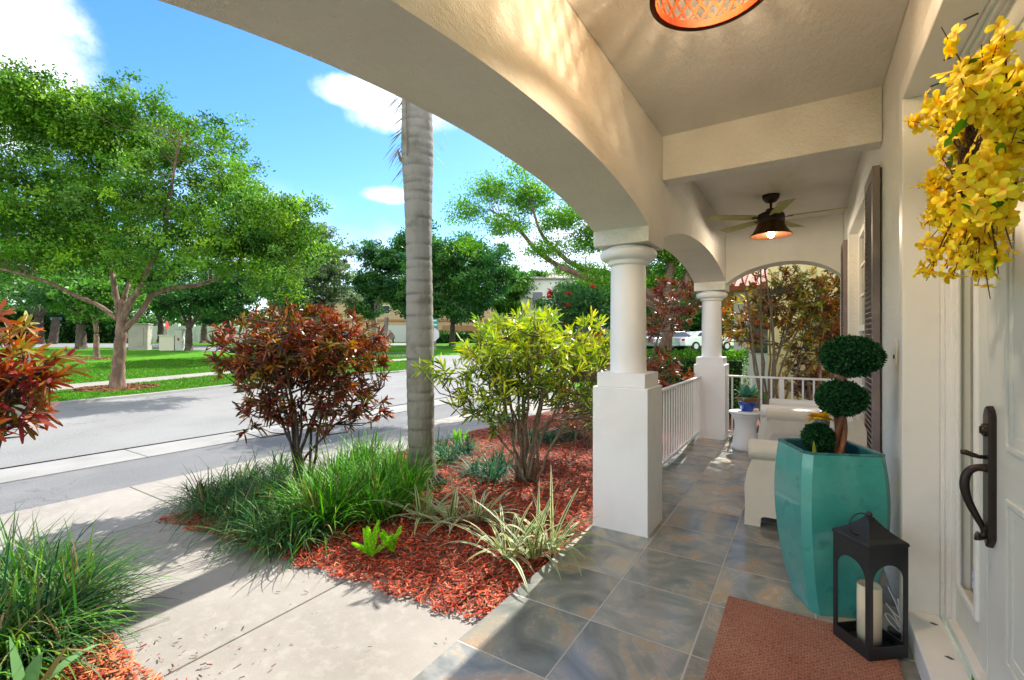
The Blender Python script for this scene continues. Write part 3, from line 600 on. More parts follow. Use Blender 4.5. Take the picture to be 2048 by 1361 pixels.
mb = MB().lathe(lc + A((0, 0, z0 + .575)), [(.001, -.013), (.008, -.011), (.0135, 0), (.008, .011), (.001, .013)], 16); part('knob', mb, M['black'], rf, smooth=True)
a = np.linspace(0, 2 * math.pi, 40); rc = lc + A((0, 0, z0 + .575)) + A((-.040, -.058, -.030)); e1 = unit(A((.8, .55, .28)))
mb = MB().tube([rc + e1 * .046 * math.cos(q) + A((-.1, -.1, .98)) * .046 * math.sin(q) for q in a], .003, 8, cap=False); part('ring', mb, M['black'], rf, smooth=True)
M['wax'] = mat('candle_wax', (.86, .74, .50), .5, noise=(6, (.9, .82, .62), .4, .7, 3)); M['wax'].node_tree.nodes['Principled BSDF'].inputs['Subsurface Weight'].default_value = .3
cd = thing('candle', 'thick cream pillar candle standing inside the black lantern', 'candle', lc + A((0, 0, z0 + .008)))
part('wax', MB().lathe(lc + A((0, 0, z0 + .0078)), [(.0445, 0), (.045, .20), (.0445, .255), (.041, .262), (.035, .25), (.02, .243), (.001, .242)], 32), M['wax'], cd, smooth=True)
part('wick', MB().tube([lc + A((0, 0, .262)), lc + A((.001, 0, .278))], .0016, 6), M['black'], cd)
# power cord behind the lantern
M['cord'] = mat('cord_plastic', (.72, .70, .70), .4)
t_ = np.linspace(0, 1, 90); a = t_ * 15
P = np.column_stack([.345 + .028 * np.cos(a) * (1 - .4 * t_), 2.735 + .07 * np.sin(a * .93) * (1 - .2 * t_), .012 + .055 * np.abs(np.sin(a * .5)) + .13 * t_ ** 2])
cr = thing('power_cord', 'coiled white power cord with black adapter on the floor behind the lantern', 'power cord', (.345, 2.72, 0))
part('cable', MB().tube(P, .0032, 6).tube([(.37, 2.80, .14), (.385, 2.86, .05), (.38, 2.78, .006), (.30, 2.70, .006), (.34, 2.64, .006)], .0032, 6), M['cord'], cr, smooth=True)
part('adapter', MB().box(.325, .37, 2.70, 2.755, .0, .032), M['black'], cr, bevel=.006)

# doormat
def mat_weave():
    m = mat('woven_mat', (.44, .18, .11), .95, noise=[(3, (.52, .26, .17), .4, .7, 5), (90, (.20, .06, .035), .5, .7, 3)]); t = m.node_tree; p = t.nodes['Principled BSDF']
    g_ = t.nodes.new('ShaderNodeNewGeometry'); b1 = N(t, 'ShaderNodeTexBrick', ins={'Scale': 1.0, 'Mortar Size': .0026, 'Brick Width': .022, 'Row Height': .0115, 'Color1': (1, 1, 1, 1), 'Color2': (.65, .65, .65, 1), 'Mortar': (0, 0, 0, 1), 'Mortar Smooth': .6})
    t.links.new(g_.outputs['Position'], b1.inputs['Vector'])
    bp = N(t, 'ShaderNodeBump', ins={'Strength': .9, 'Distance': .006}); t.links.new(b1.outputs['Color'], bp.inputs['Height']); t.links.new(bp.outputs[0], p.inputs['Normal'])
    old = p.inputs['Base Color'].links[0].from_socket; mx = N(t, 'ShaderNodeMix', data_type='RGBA', blend_type='MULTIPLY', ins={0: .75}); t.links.new(old, mx.inputs[6])
    mr = N(t, 'ShaderNodeMix', data_type='RGBA'); t.links.new(b1.outputs['Color'], mr.inputs[0]); mr.inputs[6].default_value = (.4, .35, .35, 1); mr.inputs[7].default_value = (1.15, 1.15, 1.15, 1); t.links.new(mr.outputs[2], mx.inputs[7]); t.links.new(mx.outputs[2], p.inputs['Base Color']); return m
M['mat'] = mat_weave()
tag(part('doormat', MB().box(-.338, .334, 1.62, 2.672, .0005, .012), M['mat'], None, bevel=.004, loc=(0, 2.1, 0)), 'rust red woven doormat in front of the door', 'doormat')

# moulded white loveseat and armchair, both facing the garden, backs to the house wall
M['resin'] = mat('cream_resin', (.70, .66, .57), .45, noise=(4, (.62, .58, .48), .5, .75, 4), bump=(90, .12, 3))
M['resin_w'] = mat('white_resin', (.80, .79, .75), .45, bump=(90, .12, 3))
def seat(name, label, cat, y0, y1, xf, xb, mt, twist=0.):
    c = A(((xf + xb) / 2, (y0 + y1) / 2, 0)); t = thing(name, label, cat, c)
    def side(yo, sgn):                                                         # side panel with arched foot cut-out and rolled arm
        pr_ = [(xf + .03, .53), (xf + .012, .46), (xf - .015, .38), (xf - .03, .28), (xf - .025, .15), (xf - .03, 0), (xf + .055, 0), (xf + .057, .075), (xf + .09, .088), (xb - .12, .088), (xb - .09, .075), (xb - .087, 0), (xb, 0), (xb, .53)]
        k = len(pr_); mb = MB(); ya, yb = yo, yo + .085
        top = [(x, .53) for x in np.linspace(xf + .03, xb, k)]
        mb.add([(x, ya, z) for x, z in pr_] + [(x, yb, z) for x, z in pr_], [(i, (i + 1) % k, k + (i + 1) % k, k + i) for i in range(k)] + [tuple(range(k)), tuple(range(2 * k - 1, k - 1, -1))])
        a_ = part('armrest', mb, mt, t, bevel=.01)
        yc_ = yo + (.03 if sgn < 0 else .055)
        part('roll', MB().tube([(xf - .012, yc_, .555), (xf, yc_, .555), (xb, yc_, .565)], [.066, .073, .073], 28), mt, a_, smooth=False, bevel=.006)
    side(y0, -1); side(y1 - .085, 1)
    mb = MB().box(xf + .0, xb, y0 + .086, y1 - .086, .12, .30); part('seat', mb, mt, t, bevel=.02)
    P0 = [(xb - .17, .30), (xb - .12, .62), (xb - .075, .78), (xb - .03, .80), (xb - .012, .74), (xb - .012, .28)]; k = len(P0)
    mb = MB().add([(x, y0 + .088, z) for x, z in P0] + [(x, y1 - .088, z) for x, z in P0], [(i, (i + 1) % k, k + (i + 1) % k, k + i) for i in range(k)] + [tuple(range(k)), tuple(range(2 * k - 1, k - 1, -1))])
    part('backrest', mb, mt, t, bevel=.02)
    part('cushion', MB().box(xf + .03, xb - .17, y0 + .10, y1 - .10, .301, .37), M['cushion'], t, bevel=.025)
    t.rotation_euler.z = twist; return t
M['cushion'] = mat('seat_cushion', (.42, .41, .40), .9, bump=(120, .3, 3))
seat('loveseat', 'cream moulded loveseat with rolled arms behind the teal planter', 'loveseat', 3.80, 5.72, -.335, .345, M['resin'])
seat('armchair', 'white armchair beyond the loveseat with its back to the wall', 'armchair', 5.88, 6.62, -.38, .33, M['resin_w'], R(-4))
M['grey_fabric'] = mat('grey_fabric', (.13, .14, .15), .95, bump=(150, .3, 3)); M['pattern'] = mat('patterned_fabric', (.72, .62, .52), .95, noise=(28, (.62, .15, .12), .52, .56, 3))
def pillow(label, c, h, mt, tilt):
    n = 14; u = np.linspace(-1, 1, n); V = []
    for s_ in (1, -1):
        for a in u:
            for b in u:
                th_ = .055 * ((1 - a ** 4) * (1 - b ** 4)) ** .5; q = A((s_ * th_, a * h * (1 - .06 * (1 - b * b)), b * h * (1 - .06 * (1 - a * a)))); ct, st = math.cos(tilt), math.sin(tilt)
                V.append(A(c) + A((q[0] * ct + q[2] * st, q[1], -q[0] * st + q[2] * ct)))
    F = [(s_ * n * n + i * n + j, s_ * n * n + i * n + j + 1, s_ * n * n + (i + 1) * n + j + 1, s_ * n * n + (i + 1) * n + j) for s_ in (0, 1) for i in range(n - 1) for j in range(n - 1)]
    tag(part('pillow', MB().add(V, F), mt, None, smooth=True, loc=c), label, 'pillow')
pillow('dark grey square pillow leaning against the loveseat back', (.10, 4.75, .56), .19, M['grey_fabric'], R(16))
pillow('cream and red patterned pillow on the loveseat behind the topiary stem', (.085, 4.28, .53), .15, M['pattern'], R(16))
# drum side table and potted succulent
ts = thing('side_table', 'white hourglass stool used as side table beside the far railing', 'side table', (-.62, 6.42, 0))
part('pedestal', MB().lathe((-.62, 6.42, 0), [(.150, 0), (.155, .02), (.152, .06), (.132, .18), (.122, .28), (.126, .35), (.150, .41), (.176, .44)], 40), M['white'], ts, smooth=True)
part('table_top', MB().lathe((-.62, 6.42, 0), [(.176, .4402), (.188, .452), (.190, .462), (.184, .470), (.150, .4735), (.05, .474)], 40), M['white'], ts, smooth=True)
pt = thing('flower_pot', 'small cobalt blue pot with brown glazed rim on the white side table', 'pot', (-.6, 6.42, .474))
M['blue'] = mat('blue_glaze', (.01, .06, .42), .15, coat=.4, noise=(9, (.02, .12, .5), .5, .7, 4)); M['brown_glaze'] = mat('brown_glaze', (.24, .10, .03), .25, noise=(14, (.12, .07, .06), .5, .7, 4))
part('pot', MB().lathe((-.6, 6.42, .4742), [(.062, 0), (.075, .03), (.098, .08), (.108, .118)], 32), M['blue'], pt, smooth=True)
part('rim', MB().lathe((-.6, 6.42, .4742), [(.108, .1182), (.113, .145), (.121, .178), (.117, .182), (.104, .165), (.10, .15)], 32), M['brown_glaze'], pt, smooth=True)
n = 18; d = unit(np.column_stack([np.cos(np.arange(n) * 2.4), np.sin(np.arange(n) * 2.4), np.linspace(1.7, .25, n)]))
V, F, C = blades(A([(-.6, 6.42, .63)]) + d * .01, d, np.linspace(.25, .22, n), .085, pick([(.16, .45, .30), (.25, .55, .38), (.45, .55, .52)], n, [.45, .4, .15]), 7, np.linspace(.05, .45, n), wprof=A([.45, .8, 1, .95, .7, .3, .02]))
tag(part_np('succulent', V, F, C, M['leaf'], None, (-.6, 6.42, .63)), 'pale blue green succulent with broad pointed leaves in the blue pot', 'plant')

# ceiling fan with lamp
fc = A((-.30, 5.60, 0)); fan = thing('ceiling_fan', 'dark bronze ceiling fan with five pale wooden blades and bell shaped lamp', 'ceiling fan', fc + A((0, 0, 2.885)))
M['fan_body'] = mat('aged_bronze', (.035, .022, .016), .45, metal=.5, bump=(60, .1, 3)); M['blade'] = mat('pale_wood', (.36, .38, .13), .6, noise=[(4, (.28, .27, .10), .4, .7, 6, (1, 6, 1)), (25, (.46, .48, .2), .5, .7, 4)])
part('canopy', MB().lathe(fc, [(.012, 2.80), (.05, 2.812), (.078, 2.845), (.085, 2.884)], 28).lathe(fc, [(.012, 2.72), (.012, 2.80)], 12), M['fan_body'], fan, smooth=True)
part('motor', MB().lathe(fc, [(.02, 2.745), (.04, 2.74), (.05, 2.725), (.052, 2.71), (.09, 2.70), (.122, 2.685), (.13, 2.66), (.13, 2.60), (.125, 2.59)], 32), M['fan_body'], fan, smooth=True)
sh = part('lamp_shade', MB().lathe(fc, [(.125, 2.589), (.130, 2.585), (.133, 2.57), (.150, 2.53), (.178, 2.485), (.198, 2.463), (.200, 2.455), (.196, 2.455), (.172, 2.485), (.14, 2.53), (.12, 2.575), (.01, 2.58)], 40, cap=False), mat('copper_shade', (.10, .04, .018), .4, metal=.6), fan, smooth=True)
M['bulb'] = mat('lit_bulb', (1, .7, .4), .3, emis=((1, .52, .16), 26)); 
part('bulb', MB().lathe(fc, [(.012, 2.57), (.014, 2.55), (.03, 2.50), (.036, 2.475), (.030, 2.450), (.014, 2.436), (.001, 2.434)], 20), M['bulb'], sh, smooth=True)
for q in (141, 213, 285, 357, 69):
    a = R(q); e = A((math.cos(a), math.sin(a), 0)); s_ = A((-math.sin(a), math.cos(a), 0)); zb = 2.645; tl = .16
    sv = s_ * math.cos(tl) + A((0, 0, math.sin(tl))); nv = np.cross(e, sv)
    pr_ = [(.155, .045), (.19, .055), (.40, .062), (.60, .066), (.655, .066)]; mb = MB(); V = []
    for h in (.003, -.003): V += [fc + A((0, 0, zb)) + e * r_ + sv * w_ * sg + nv * h for r_, w_ in pr_ for sg in (-1, 1)]
    F = []; m_ = len(pr_) * 2
    for i in range(len(pr_) - 1): b = 2 * i; F += [(b, b + 1, b + 3, b + 2), (m_ + b, m_ + b + 2, m_ + b + 3, m_ + b + 1), (b, b + 2, m_ + b + 2, m_ + b), (b + 1, m_ + b + 1, m_ + b + 3, b + 3)]
    F += [(0, m_, m_ + 1, 1), (m_ - 2, m_ - 1, 2 * m_ - 1, 2 * m_ - 2)]
    bl = part('blade', mb.add(V, F), M['blade'], fan)
    part('bracket', MB().obox(fc + A((0, 0, zb)) + e * .15 - nv * .006, e * .05, sv * .016, nv * .003).tube([fc + A((0, 0, zb)) + e * .185 + sv * .02 - nv * .002, fc + A((0, 0, zb)) + e * .185 + sv * .02 - nv * .009], .006, 8).tube([fc + A((0, 0, zb)) + e * .185 - sv * .02 - nv * .002, fc + A((0, 0, zb)) + e * .185 - sv * .02 - nv * .009], .006, 8), M['fan_body'], bl)
def lamp(name, loc, watts, root, size=.02):
    l = bpy.data.lights.new(name, 'POINT'); l.energy = watts; l.color = (1, .83, .63) if watts < 10 else (1, .76, .50); l.shadow_soft_size = size
    o = bpy.data.objects.new(name, l); col_.objects.link(o); o.location = loc
lamp('fan_lamp_light', fc + A((0, 0, 2.405)), 5, fan, .03)
# lattice drum lamp under the ceiling of the first bay
bc = A((-.28, 1.78, 0)); bl = thing('ceiling_lamp', 'round ceiling lamp with glowing orange lattice drum at the top edge of the photo', 'ceiling lamp', bc + A((0, 0, 2.885)))
M['rattan'] = mat('orange_lattice', (.15, .018, .001), .6, spec=.1, noise=(12, (.10, .012, .001), .5, .7, 4))
Rr = .2
part('rim', MB().lathe(bc, [(Rr - .008, 2.600), (Rr + .004, 2.598), (Rr + .006, 2.604), (Rr + .006, 2.622), (Rr, 2.630), (Rr - .008, 2.628), (Rr - .008, 2.600)], 72, cap=False), M['rattan'], bl, smooth=False)
part('edge_band', MB().lathe(bc, [(Rr + .0065, 2.5965), (Rr + .013, 2.598), (Rr + .013, 2.634), (Rr + .0065, 2.634)], 72, cap=False).lathe(bc, [(Rr + .0, 2.80), (Rr + .01, 2.80), (Rr + .01, 2.815), (Rr, 2.815)], 72, cap=False), M['fan_body'], bl)
mb = MB(); nn = 26
for k in range(nn):
    for sgn in (1, -1):
        q = np.linspace(0, 1, 14); a = 2 * math.pi * k / nn + sgn * q * 2 * math.pi / nn * 2.5; r_ = Rr - .002 + .001 * sgn
        z = 2.628 + q * .18
        P = np.column_stack([bc[0] + r_ * np.cos(a), bc[1] + r_ * np.sin(a), z]); Q = P.copy(); tng = np.column_stack([-np.sin(a), np.cos(a), 0 * a]) ; dv = np.gradient(P, axis=0); dv /= np.linalg.norm(dv, axis=1)[:, None]; nr_ = np.column_stack([np.cos(a), np.sin(a), 0 * a]); wv = np.cross(dv, nr_) * .0048
        mb.strip(P - wv, P + wv); mb.strip(P + wv + nr_ * .003, P - wv + nr_ * .003); mb.strip(P + wv, P + wv + nr_ * .003); mb.strip(P - wv + nr_ * .003, P - wv)
part('lattice', mb, M['rattan'], bl)
hb = part('hub', MB().lathe(bc, [(.001, 2.615), (.02, 2.62), (.03, 2.635), (.03, 2.66), (.015, 2.67), (.015, 2.80), (.07, 2.81), (.07, 2.884)], 20), M['fan_body'], bl, smooth=True)
for k in range(3):
    a = 2 * math.pi * k / 3 + .5; e = A((math.cos(a), math.sin(a), 0))
    part('lamp_arm', MB().tube([bc + A((0, 0, 2.65)) + e * .02, bc + A((0, 0, 2.655)) + e * .075, bc + A((0, 0, 2.70)) + e * .09], .007, 8), M['fan_body'], bl)
    part('bulb', MB().lathe(bc + e * .09, [(.01, 2.70), (.014, 2.715), (.022, 2.74), (.018, 2.765), (.001, 2.775)], 14), M['bulb'], bl, smooth=True)

lamp('ceiling_lamp_light', bc + A((.045, -.03, 2.72)), 11, bl, .025)

# yellow blossom wreath hanging on the door
wc = A((.425, 1.83, 1.85)); wr = thing('wreath', 'yellow forsythia blossom wreath on thin twigs hanging on the front door', 'wreath', wc)
n = 150; a = rng.uniform(0, 2 * math.pi, n); P0 = wc + np.column_stack([rng.normal(0, .015, n), .17 * np.cos(a), .145 * np.sin(a)]); mb = MB(); tips = []; tang = []
for i in range(n):
    o_ = A((rng.normal(-.22, .25), math.cos(a[i]), math.sin(a[i]))); tg_ = A((0, -math.sin(a[i]), math.cos(a[i]))) * rng.choice([1, 1, -1]); d1 = unit(o_ * rng.uniform(.4, 1.3) + tg_ * rng.uniform(.1, 1.0)); L = rng.uniform(.08, .21)
    q = [P0[i], P0[i] + d1 * L * .5 + A((0, 0, .01)), P0[i] + d1 * L + o_ * .03 + rng.normal(0, .012, 3)]; q = [A((min(x[0], .53), x[1], x[2])) for x in q]
    mb.tube(q, [.0028, .002, .0012], 5)
    for f in rng.uniform(.15, 1.02, 7): tips.append(q[0] + (q[1] - q[0]) * min(f * 2, 1) + (q[2] - q[1]) * max(0, f * 2 - 1) + rng.normal(0, .008, 3)); tang.append(d1)
for k in range(14):
    a = np.linspace(0, 2 * math.pi, 30); ph = rng.uniform(0, 6.3); mb.tube(np.column_stack([wc[0] + .02 * np.sin(3 * a + ph), wc[1] + (.16 + .02 * math.sin(k) + .01 * np.sin(5 * a + ph)) * np.cos(a), wc[2] + (.14 + .02 * math.cos(k) + .012 * np.cos(4 * a + ph)) * np.sin(a)]), .0028, 5, cap=False)
M['twig'] = mat('twig', (.10, .05, .025), .85, bump=(80, .4, 3))
part('twigs', mb, M['twig'], wr)
tips = A(tips); tang = A(tang); tips[:, 0] = np.minimum(tips[:, 0], .53); n = len(tips); nrm_ = unit(A((-.75, -.25, .0)) + rand_dir(n) * .85 + unit(tips - wc) * .35)
VV = []; FF = []; CC = []
for k in range(4):
    e1 = unit(np.cross(nrm_, A((.3, .2, 1)))); e2 = np.cross(nrm_, e1); ang = k * math.pi / 2 + rng.normal(0, .18, n)
    d = unit(e1 * np.cos(ang)[:, None] + e2 * np.sin(ang)[:, None] + nrm_ * rng.uniform(.05, .6, n)[:, None])
    L = rng.uniform(.023, .034, n); S = unit(np.cross(d, nrm_)); s_ = [(0, .12), (.35, .42), (.72, .5), (.93, .32), (1, .05)]
    ctr = [tips + d * (L * q)[:, None] + nrm_ * (L * (.12 * math.sin(q * 3)) - L * .25 * q * q)[:, None] for q, _ in s_]; ws = [(L * .60 * w_ / 1.0)[:, None] / 1.0 * S for _, w_ in s_]
    V = np.stack([x for c_, w_ in zip(ctr, ws) for x in (c_ - w_, c_ + w_)], 1).reshape(-1, 3); b = (np.arange(n)[:, None] * 10 + np.arange(4)[None] * 2).ravel(); F = np.stack([b, b + 1, b + 3, b + 2], 1)
    base = pick([(.84, .68, .01), (.88, .76, .03), (.82, .60, .008)], n, var=.1); c5 = np.stack([A((.80, .34, .01)) + 0 * base] * 2 + [base * .97] * 2 + [base] * 6, 1).reshape(-1, 3)
    VV.append((V, F, c5))
V, F, C = join(*VV); part_np('blossoms', V, F, C, M['petal'], wr)
n = 70; i = rng.integers(0, len(tips), n); V, F, C = blades(tips[i], unit(rand_dir(n) + A((-.5, 0, .3))), rng.uniform(.04, .075, n), .022, pick([(.08, .22, .02), (.12, .30, .03)], n), 5, .3, twist=A((.5, .1, .6)))
part_np('leaves', V, F, C, M['leaf'], wr)
# ================================================================ planting round the porch
def ell(n, E_, shell=.35):                                                    # points inside a union of ellipsoids, denser near the skin
    E_ = A(E_); vol = E_[:, 3] * E_[:, 4] * E_[:, 5]; k = rng.choice(len(E_), n, p=vol / vol.sum())
    d = rand_dir(n); r = rng.uniform(shell ** 2, 1, n) ** .5; return E_[k, :3] + d * E_[k, 3:6] * r[:, None], d
def croton(name, label, cat, base, E_, ntip, nst, L, W, pal, p=None, nl=15, stem='stem', droop=.3, split=.5, sr=.013, lowpal=None, group=None):
    t = thing(name, label, cat, base, group); base = A(base); mb = MB(); P, d = ell(ntip, E_, .25); mains = []
    tg, _ = ell(nst, [[*e[:3], e[3] * .75, e[4] * .75, e[5] * .6] for e in E_], .5)
    for i in range(nst):
        b = base + A((*rng.normal(0, .05, 2), 0)); q = np.linspace(0, 1, 9)[:, None]; mid = b + (tg[i] - b) * A((.22, .22, .5)) + rng.normal(0, .03, 3)
        C = (1 - q) ** 2 * b + 2 * q * (1 - q) * mid + q ** 2 * tg[i]; C[1:-1] += rng.normal(0, .012, (7, 3)); mains.append(C); mb.tube(C, np.linspace(sr, sr * .45, 9), 6)
    mp = np.vstack(mains)
    for i in range(ntip):
        dd = np.linalg.norm(mp - P[i], axis=1) + np.where(mp[:, 2] > P[i][2] - .03, 5, 0) + rng.uniform(0, .1, len(mp)); a = mp[np.argmin(dd)]
        if a[2] > P[i][2] + .2: continue
        m_ = (a + P[i]) / 2 + A((0, 0, -.02)) + rng.normal(0, .018, 3) + (P[i] - a) * A((.12, .12, -.12)); mb.tube([a, m_, P[i]], [sr * .4, sr * .3, sr * .2], 4, cap=False)
    part('branches', mb, M[stem], t, smooth=True)
    up = unit(d * A((1, 1, .6)) + A((0, 0, .55)))
    n = ntip * nl; c = np.repeat(P, nl, 0); u_ = np.repeat(up, nl, 0); D = unit(u_ * rng.uniform(.1, 1.1, n)[:, None] + rand_dir(n) * .85); c = c - u_ * rng.uniform(0, L * .8, n)[:, None]
    tip_c = pick(pal, ntip, p, .15); C = np.repeat(tip_c, nl, 0) * .6 + pick(pal, n, p, .25) * .4
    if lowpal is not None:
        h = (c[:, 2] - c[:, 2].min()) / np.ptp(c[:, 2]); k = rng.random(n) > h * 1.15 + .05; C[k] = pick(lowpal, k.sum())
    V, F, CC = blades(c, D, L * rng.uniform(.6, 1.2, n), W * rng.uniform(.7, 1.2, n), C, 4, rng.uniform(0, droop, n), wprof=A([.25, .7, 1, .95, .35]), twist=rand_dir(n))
    part_np('foliage', V, F, CC, M['leaf_gloss'], t); return t
redp = [(.24, .035, .02), (.36, .08, .015), (.12, .018, .02), (.46, .20, .02), (.10, .05, .015), (.22, .025, .03), (.14, .15, .025)]
rb = ptd(590, 700, 4.5); rb[2] = .0
E1 = [[*ptd(550, 700, 4.4), .52, .6, .42], [*ptd(680, 715, 4.6), .55, .6, .45], [*ptd(615, 675, 4.5), .60, .6, .36], [*ptd(545, 790, 4.4), .42, .4, .26], [*ptd(710, 800, 4.5), .38, .4, .28], [*ptd(630, 830, 4.5), .40, .4, .22], [*ptd(510, 830, 4.4), .26, .3, .16], [*ptd(480, 720, 4.4), .22, .3, .26]]
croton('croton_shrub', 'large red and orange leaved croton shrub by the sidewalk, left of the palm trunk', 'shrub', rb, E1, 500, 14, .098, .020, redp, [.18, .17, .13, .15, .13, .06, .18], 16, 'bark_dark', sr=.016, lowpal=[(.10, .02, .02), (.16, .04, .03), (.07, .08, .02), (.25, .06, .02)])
yp = [(.46, .58, .03), (.72, .74, .05), (.22, .40, .03), (.10, .24, .03), (.80, .72, .10), (.34, .48, .05)]
E2 = [[*ptd(1180, 690, 4.7), .35, .4, .30], [*ptd(1200, 800, 4.8), .3, .4, .3], [*ptd(870, 740, 4.1), .16, .2, .13], [*ptd(1030, 700, 4.4), .62, .6, .38], [*ptd(1000, 790, 4.4), .5, .55, .33], [*ptd(1130, 740, 4.5), .45, .5, .40], [*ptd(890, 735, 4.2), .20, .3, .17], [*ptd(955, 700, 4.3), .32, .4, .24], [*ptd(1060, 655, 4.4), .42, .5, .20]]
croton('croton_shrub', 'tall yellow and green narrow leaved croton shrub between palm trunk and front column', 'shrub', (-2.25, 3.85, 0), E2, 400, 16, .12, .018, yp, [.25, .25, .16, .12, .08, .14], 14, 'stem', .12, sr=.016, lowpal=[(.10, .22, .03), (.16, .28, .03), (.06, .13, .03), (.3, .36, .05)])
mix = [(.28, .05, .02), (.40, .30, .04), (.12, .18, .03), (.06, .08, .03), (.48, .18, .03), (.18, .03, .02)]
croton('croton_shrub', 'slender dark croton with green and red leaves behind the front column pedestal', 'shrub', (-2.35, 5.4, 0), [[*ptd(1150, 790, 5.6), .35, .5, .40], [*ptd(1180, 720, 5.8), .5, .5, .4]], 110, 6, .11, .02, mix, None, 12, 'stem', sr=.011)
croton('croton_shrub', 'dark purple red croton seen between the two columns', 'shrub', (-1.95, 6.3, 0), [[*ptd(1320, 740, 6.6), .42, .5, .42], [*ptd(1350, 610, 6.9), .5, .5, .45], [*ptd(1300, 640, 6.7), .3, .4, .3]], 130, 6, .11, .024, [(.14, .02, .03), (.20, .05, .03), (.07, .09, .03), (.30, .09, .03)], None, 12, 'stem', sr=.012)
croton('croton_shrub', 'big red orange croton cut off by the left edge of the photo', 'shrub', (-3.25, .35, 0), [[*ptd(-70, 750, 2.2), .25, .4, .36], [*ptd(-70, 850, 2.15), .2, .3, .18]], 120, 8, .10, .018, [(.45, .10, .02), (.36, .04, .02), (.55, .22, .03), (.25, .04, .06), (.14, .17, .03), (.18, .03, .02), (.3, .28, .04)], None, 17, 'bark_dark', .25)
big = [(.50, .12, .03), (.62, .36, .06), (.30, .38, .06), (.14, .20, .03), (.64, .55, .12), (.25, .05, .03), (.14, .03, .02)]
EE = [[*ptd(1560, 600, 7.9), .7, .5, .62], [*ptd(1480, 650, 7.8), .45, .4, .5], [*ptd(1640, 600, 7.9), .6, .5, .6], [*ptd(1600, 700, 8.0), .5, .4, .4], [-.75, 8.3, 3.15, .85, .6, .5]]  # last ellipsoid: unseen foliage added above the arch to shade the porch floor
croton('croton_tree', 'tree sized croton with branching bare stems and red yellow leaves behind the end railing', 'shrub', (ptd(1545, 700, 7.9)[0], 8.0, -.04), EE, 570, 12, .12, .030, big, None, 11, 'stem', .4, sr=.022)
EE = [[*ptd(1670, 650, 8.4), .45, .4, .5], [*ptd(1620, 760, 8.3), .5, .4, .35]]
croton('croton_tree', 'red leaved croton with two thick stems next to the yellow wall', 'shrub', (ptd(1635, 700, 8.3)[0], 8.5, -.04), EE, 170, 4, .12, .030, big, [.35, .1, .1, .1, .1, .15, .1], 11, 'bark', .4, sr=.035)

def tuft(name, label, cat, loc, n, L, W, pal, spread=.06, up=.55, bend=.55, k=7, group=None, stripe=None, mt='grass', wprof=None):
    loc = A(loc); P = loc + np.column_stack([rng.normal(0, spread, (n, 2)), np.zeros(n)]); D = rand_dir(n, up, 1.0); D[:, :2] += (P - loc)[:, :2] * 2.5; D = unit(D)
    C = pick(pal, n, None, .25); q_ = rng.random(n) < .06; C[q_] = pick([(.30, .24, .10), (.22, .15, .07)], q_.sum()) if q_.any() else C[q_]; st = None
    if stripe is not None: st = pick(stripe, n, None, .1)
    V, F, CC = blades(P, D, L * rng.uniform(.55, 1.15, n), W * rng.uniform(.7, 1.2, n), C, k, bend * rng.uniform(.4, 1.5, n), stripe=st, wprof=wprof)
    return tag(part_np(name, V, F, CC, M[mt], None, loc), label, cat, group)
def gz(x, y, z=0.0):                                                          # bed position under pixel x, y
    r = ray(x, y); t_ = (z - CAMH) / r[2]; p = C0 + r * t_; return A((p[0], p[1], z - .01))
dk = [(.035, .13, .035), (.06, .19, .04), (.02, .08, .03), (.10, .24, .05), (.13, .20, .07)]
bgp = [(.10, .36, .02), (.15, .45, .025), (.07, .26, .02), (.20, .42, .05), (.05, .2, .02)]
for x, y in [(425, 1022), (470, 1050), (525, 1072), (455, 985), (515, 1010), (400, 1002), (575, 1085), (560, 1040), (610, 1065), (500, 965), (545, 985), (590, 1010), (560, 950)]:
    tuft('liriope_clump', 'dark green arching liriope clump in the corner of the bed beside the sidewalk', 'grass clump', gz(x, y), 190, .54, .0085, dk, .05, .35, .6, group='dark liriope clumps at the bed corner')
for x, y in [(680, 1035), (730, 1015), (650, 1055), (770, 995), (720, 965), (800, 965), (690, 990), (625, 1030), (760, 1035), (815, 1000), (660, 1000), (745, 940)]:
    tuft('grass_clump', 'bright green upright grass clump between the red croton and the palm trunk', 'grass clump', gz(x, y), 210, .68, .0115, bgp, .05, .62, .38, group='bright green grass clumps left of the palm')
for x, y in [(895, 925), (880, 905), (955, 950), (1000, 935), (985, 962), (930, 905), (1100, 880), (1140, 875), (1060, 880)]:
    tuft('liriope_clump', 'blue green liriope clump on the red mulch right of the palm trunk', 'grass clump', gz(x, y), 170, .46, .009, [(.03, .13, .07), (.05, .2, .08), (.08, .24, .10), (.02, .09, .05)], .05, .4, .5, group='liriope clumps right of the palm')
for x, y in [(-15, 1230), (40, 1200), (95, 1250), (30, 1290), (120, 1190), (-20, 1340), (80, 1180), (10, 1160), (130, 1235), (-80, 1260), (-60, 1190), (60, 1310), (-20, 1290)]:
    p = gz(x, y); tuft('liriope_clump', 'long bladed green liriope clump at the lower left of the photo', 'grass clump', p, 220, .60, .0095, dk + bgp[2:4], .05, .35, .5, group='liriope clumps at the lower left')
tuft('broad_leaf_plant', 'plant with broad pale green leaves in the bottom left corner', 'plant', gz(45, 1400), 6, .30, .05, [(.16, .34, .12), (.2, .4, .16)], .02, .6, .3)
cream = [(.62, .60, .34), (.68, .66, .45), (.5, .52, .25)]
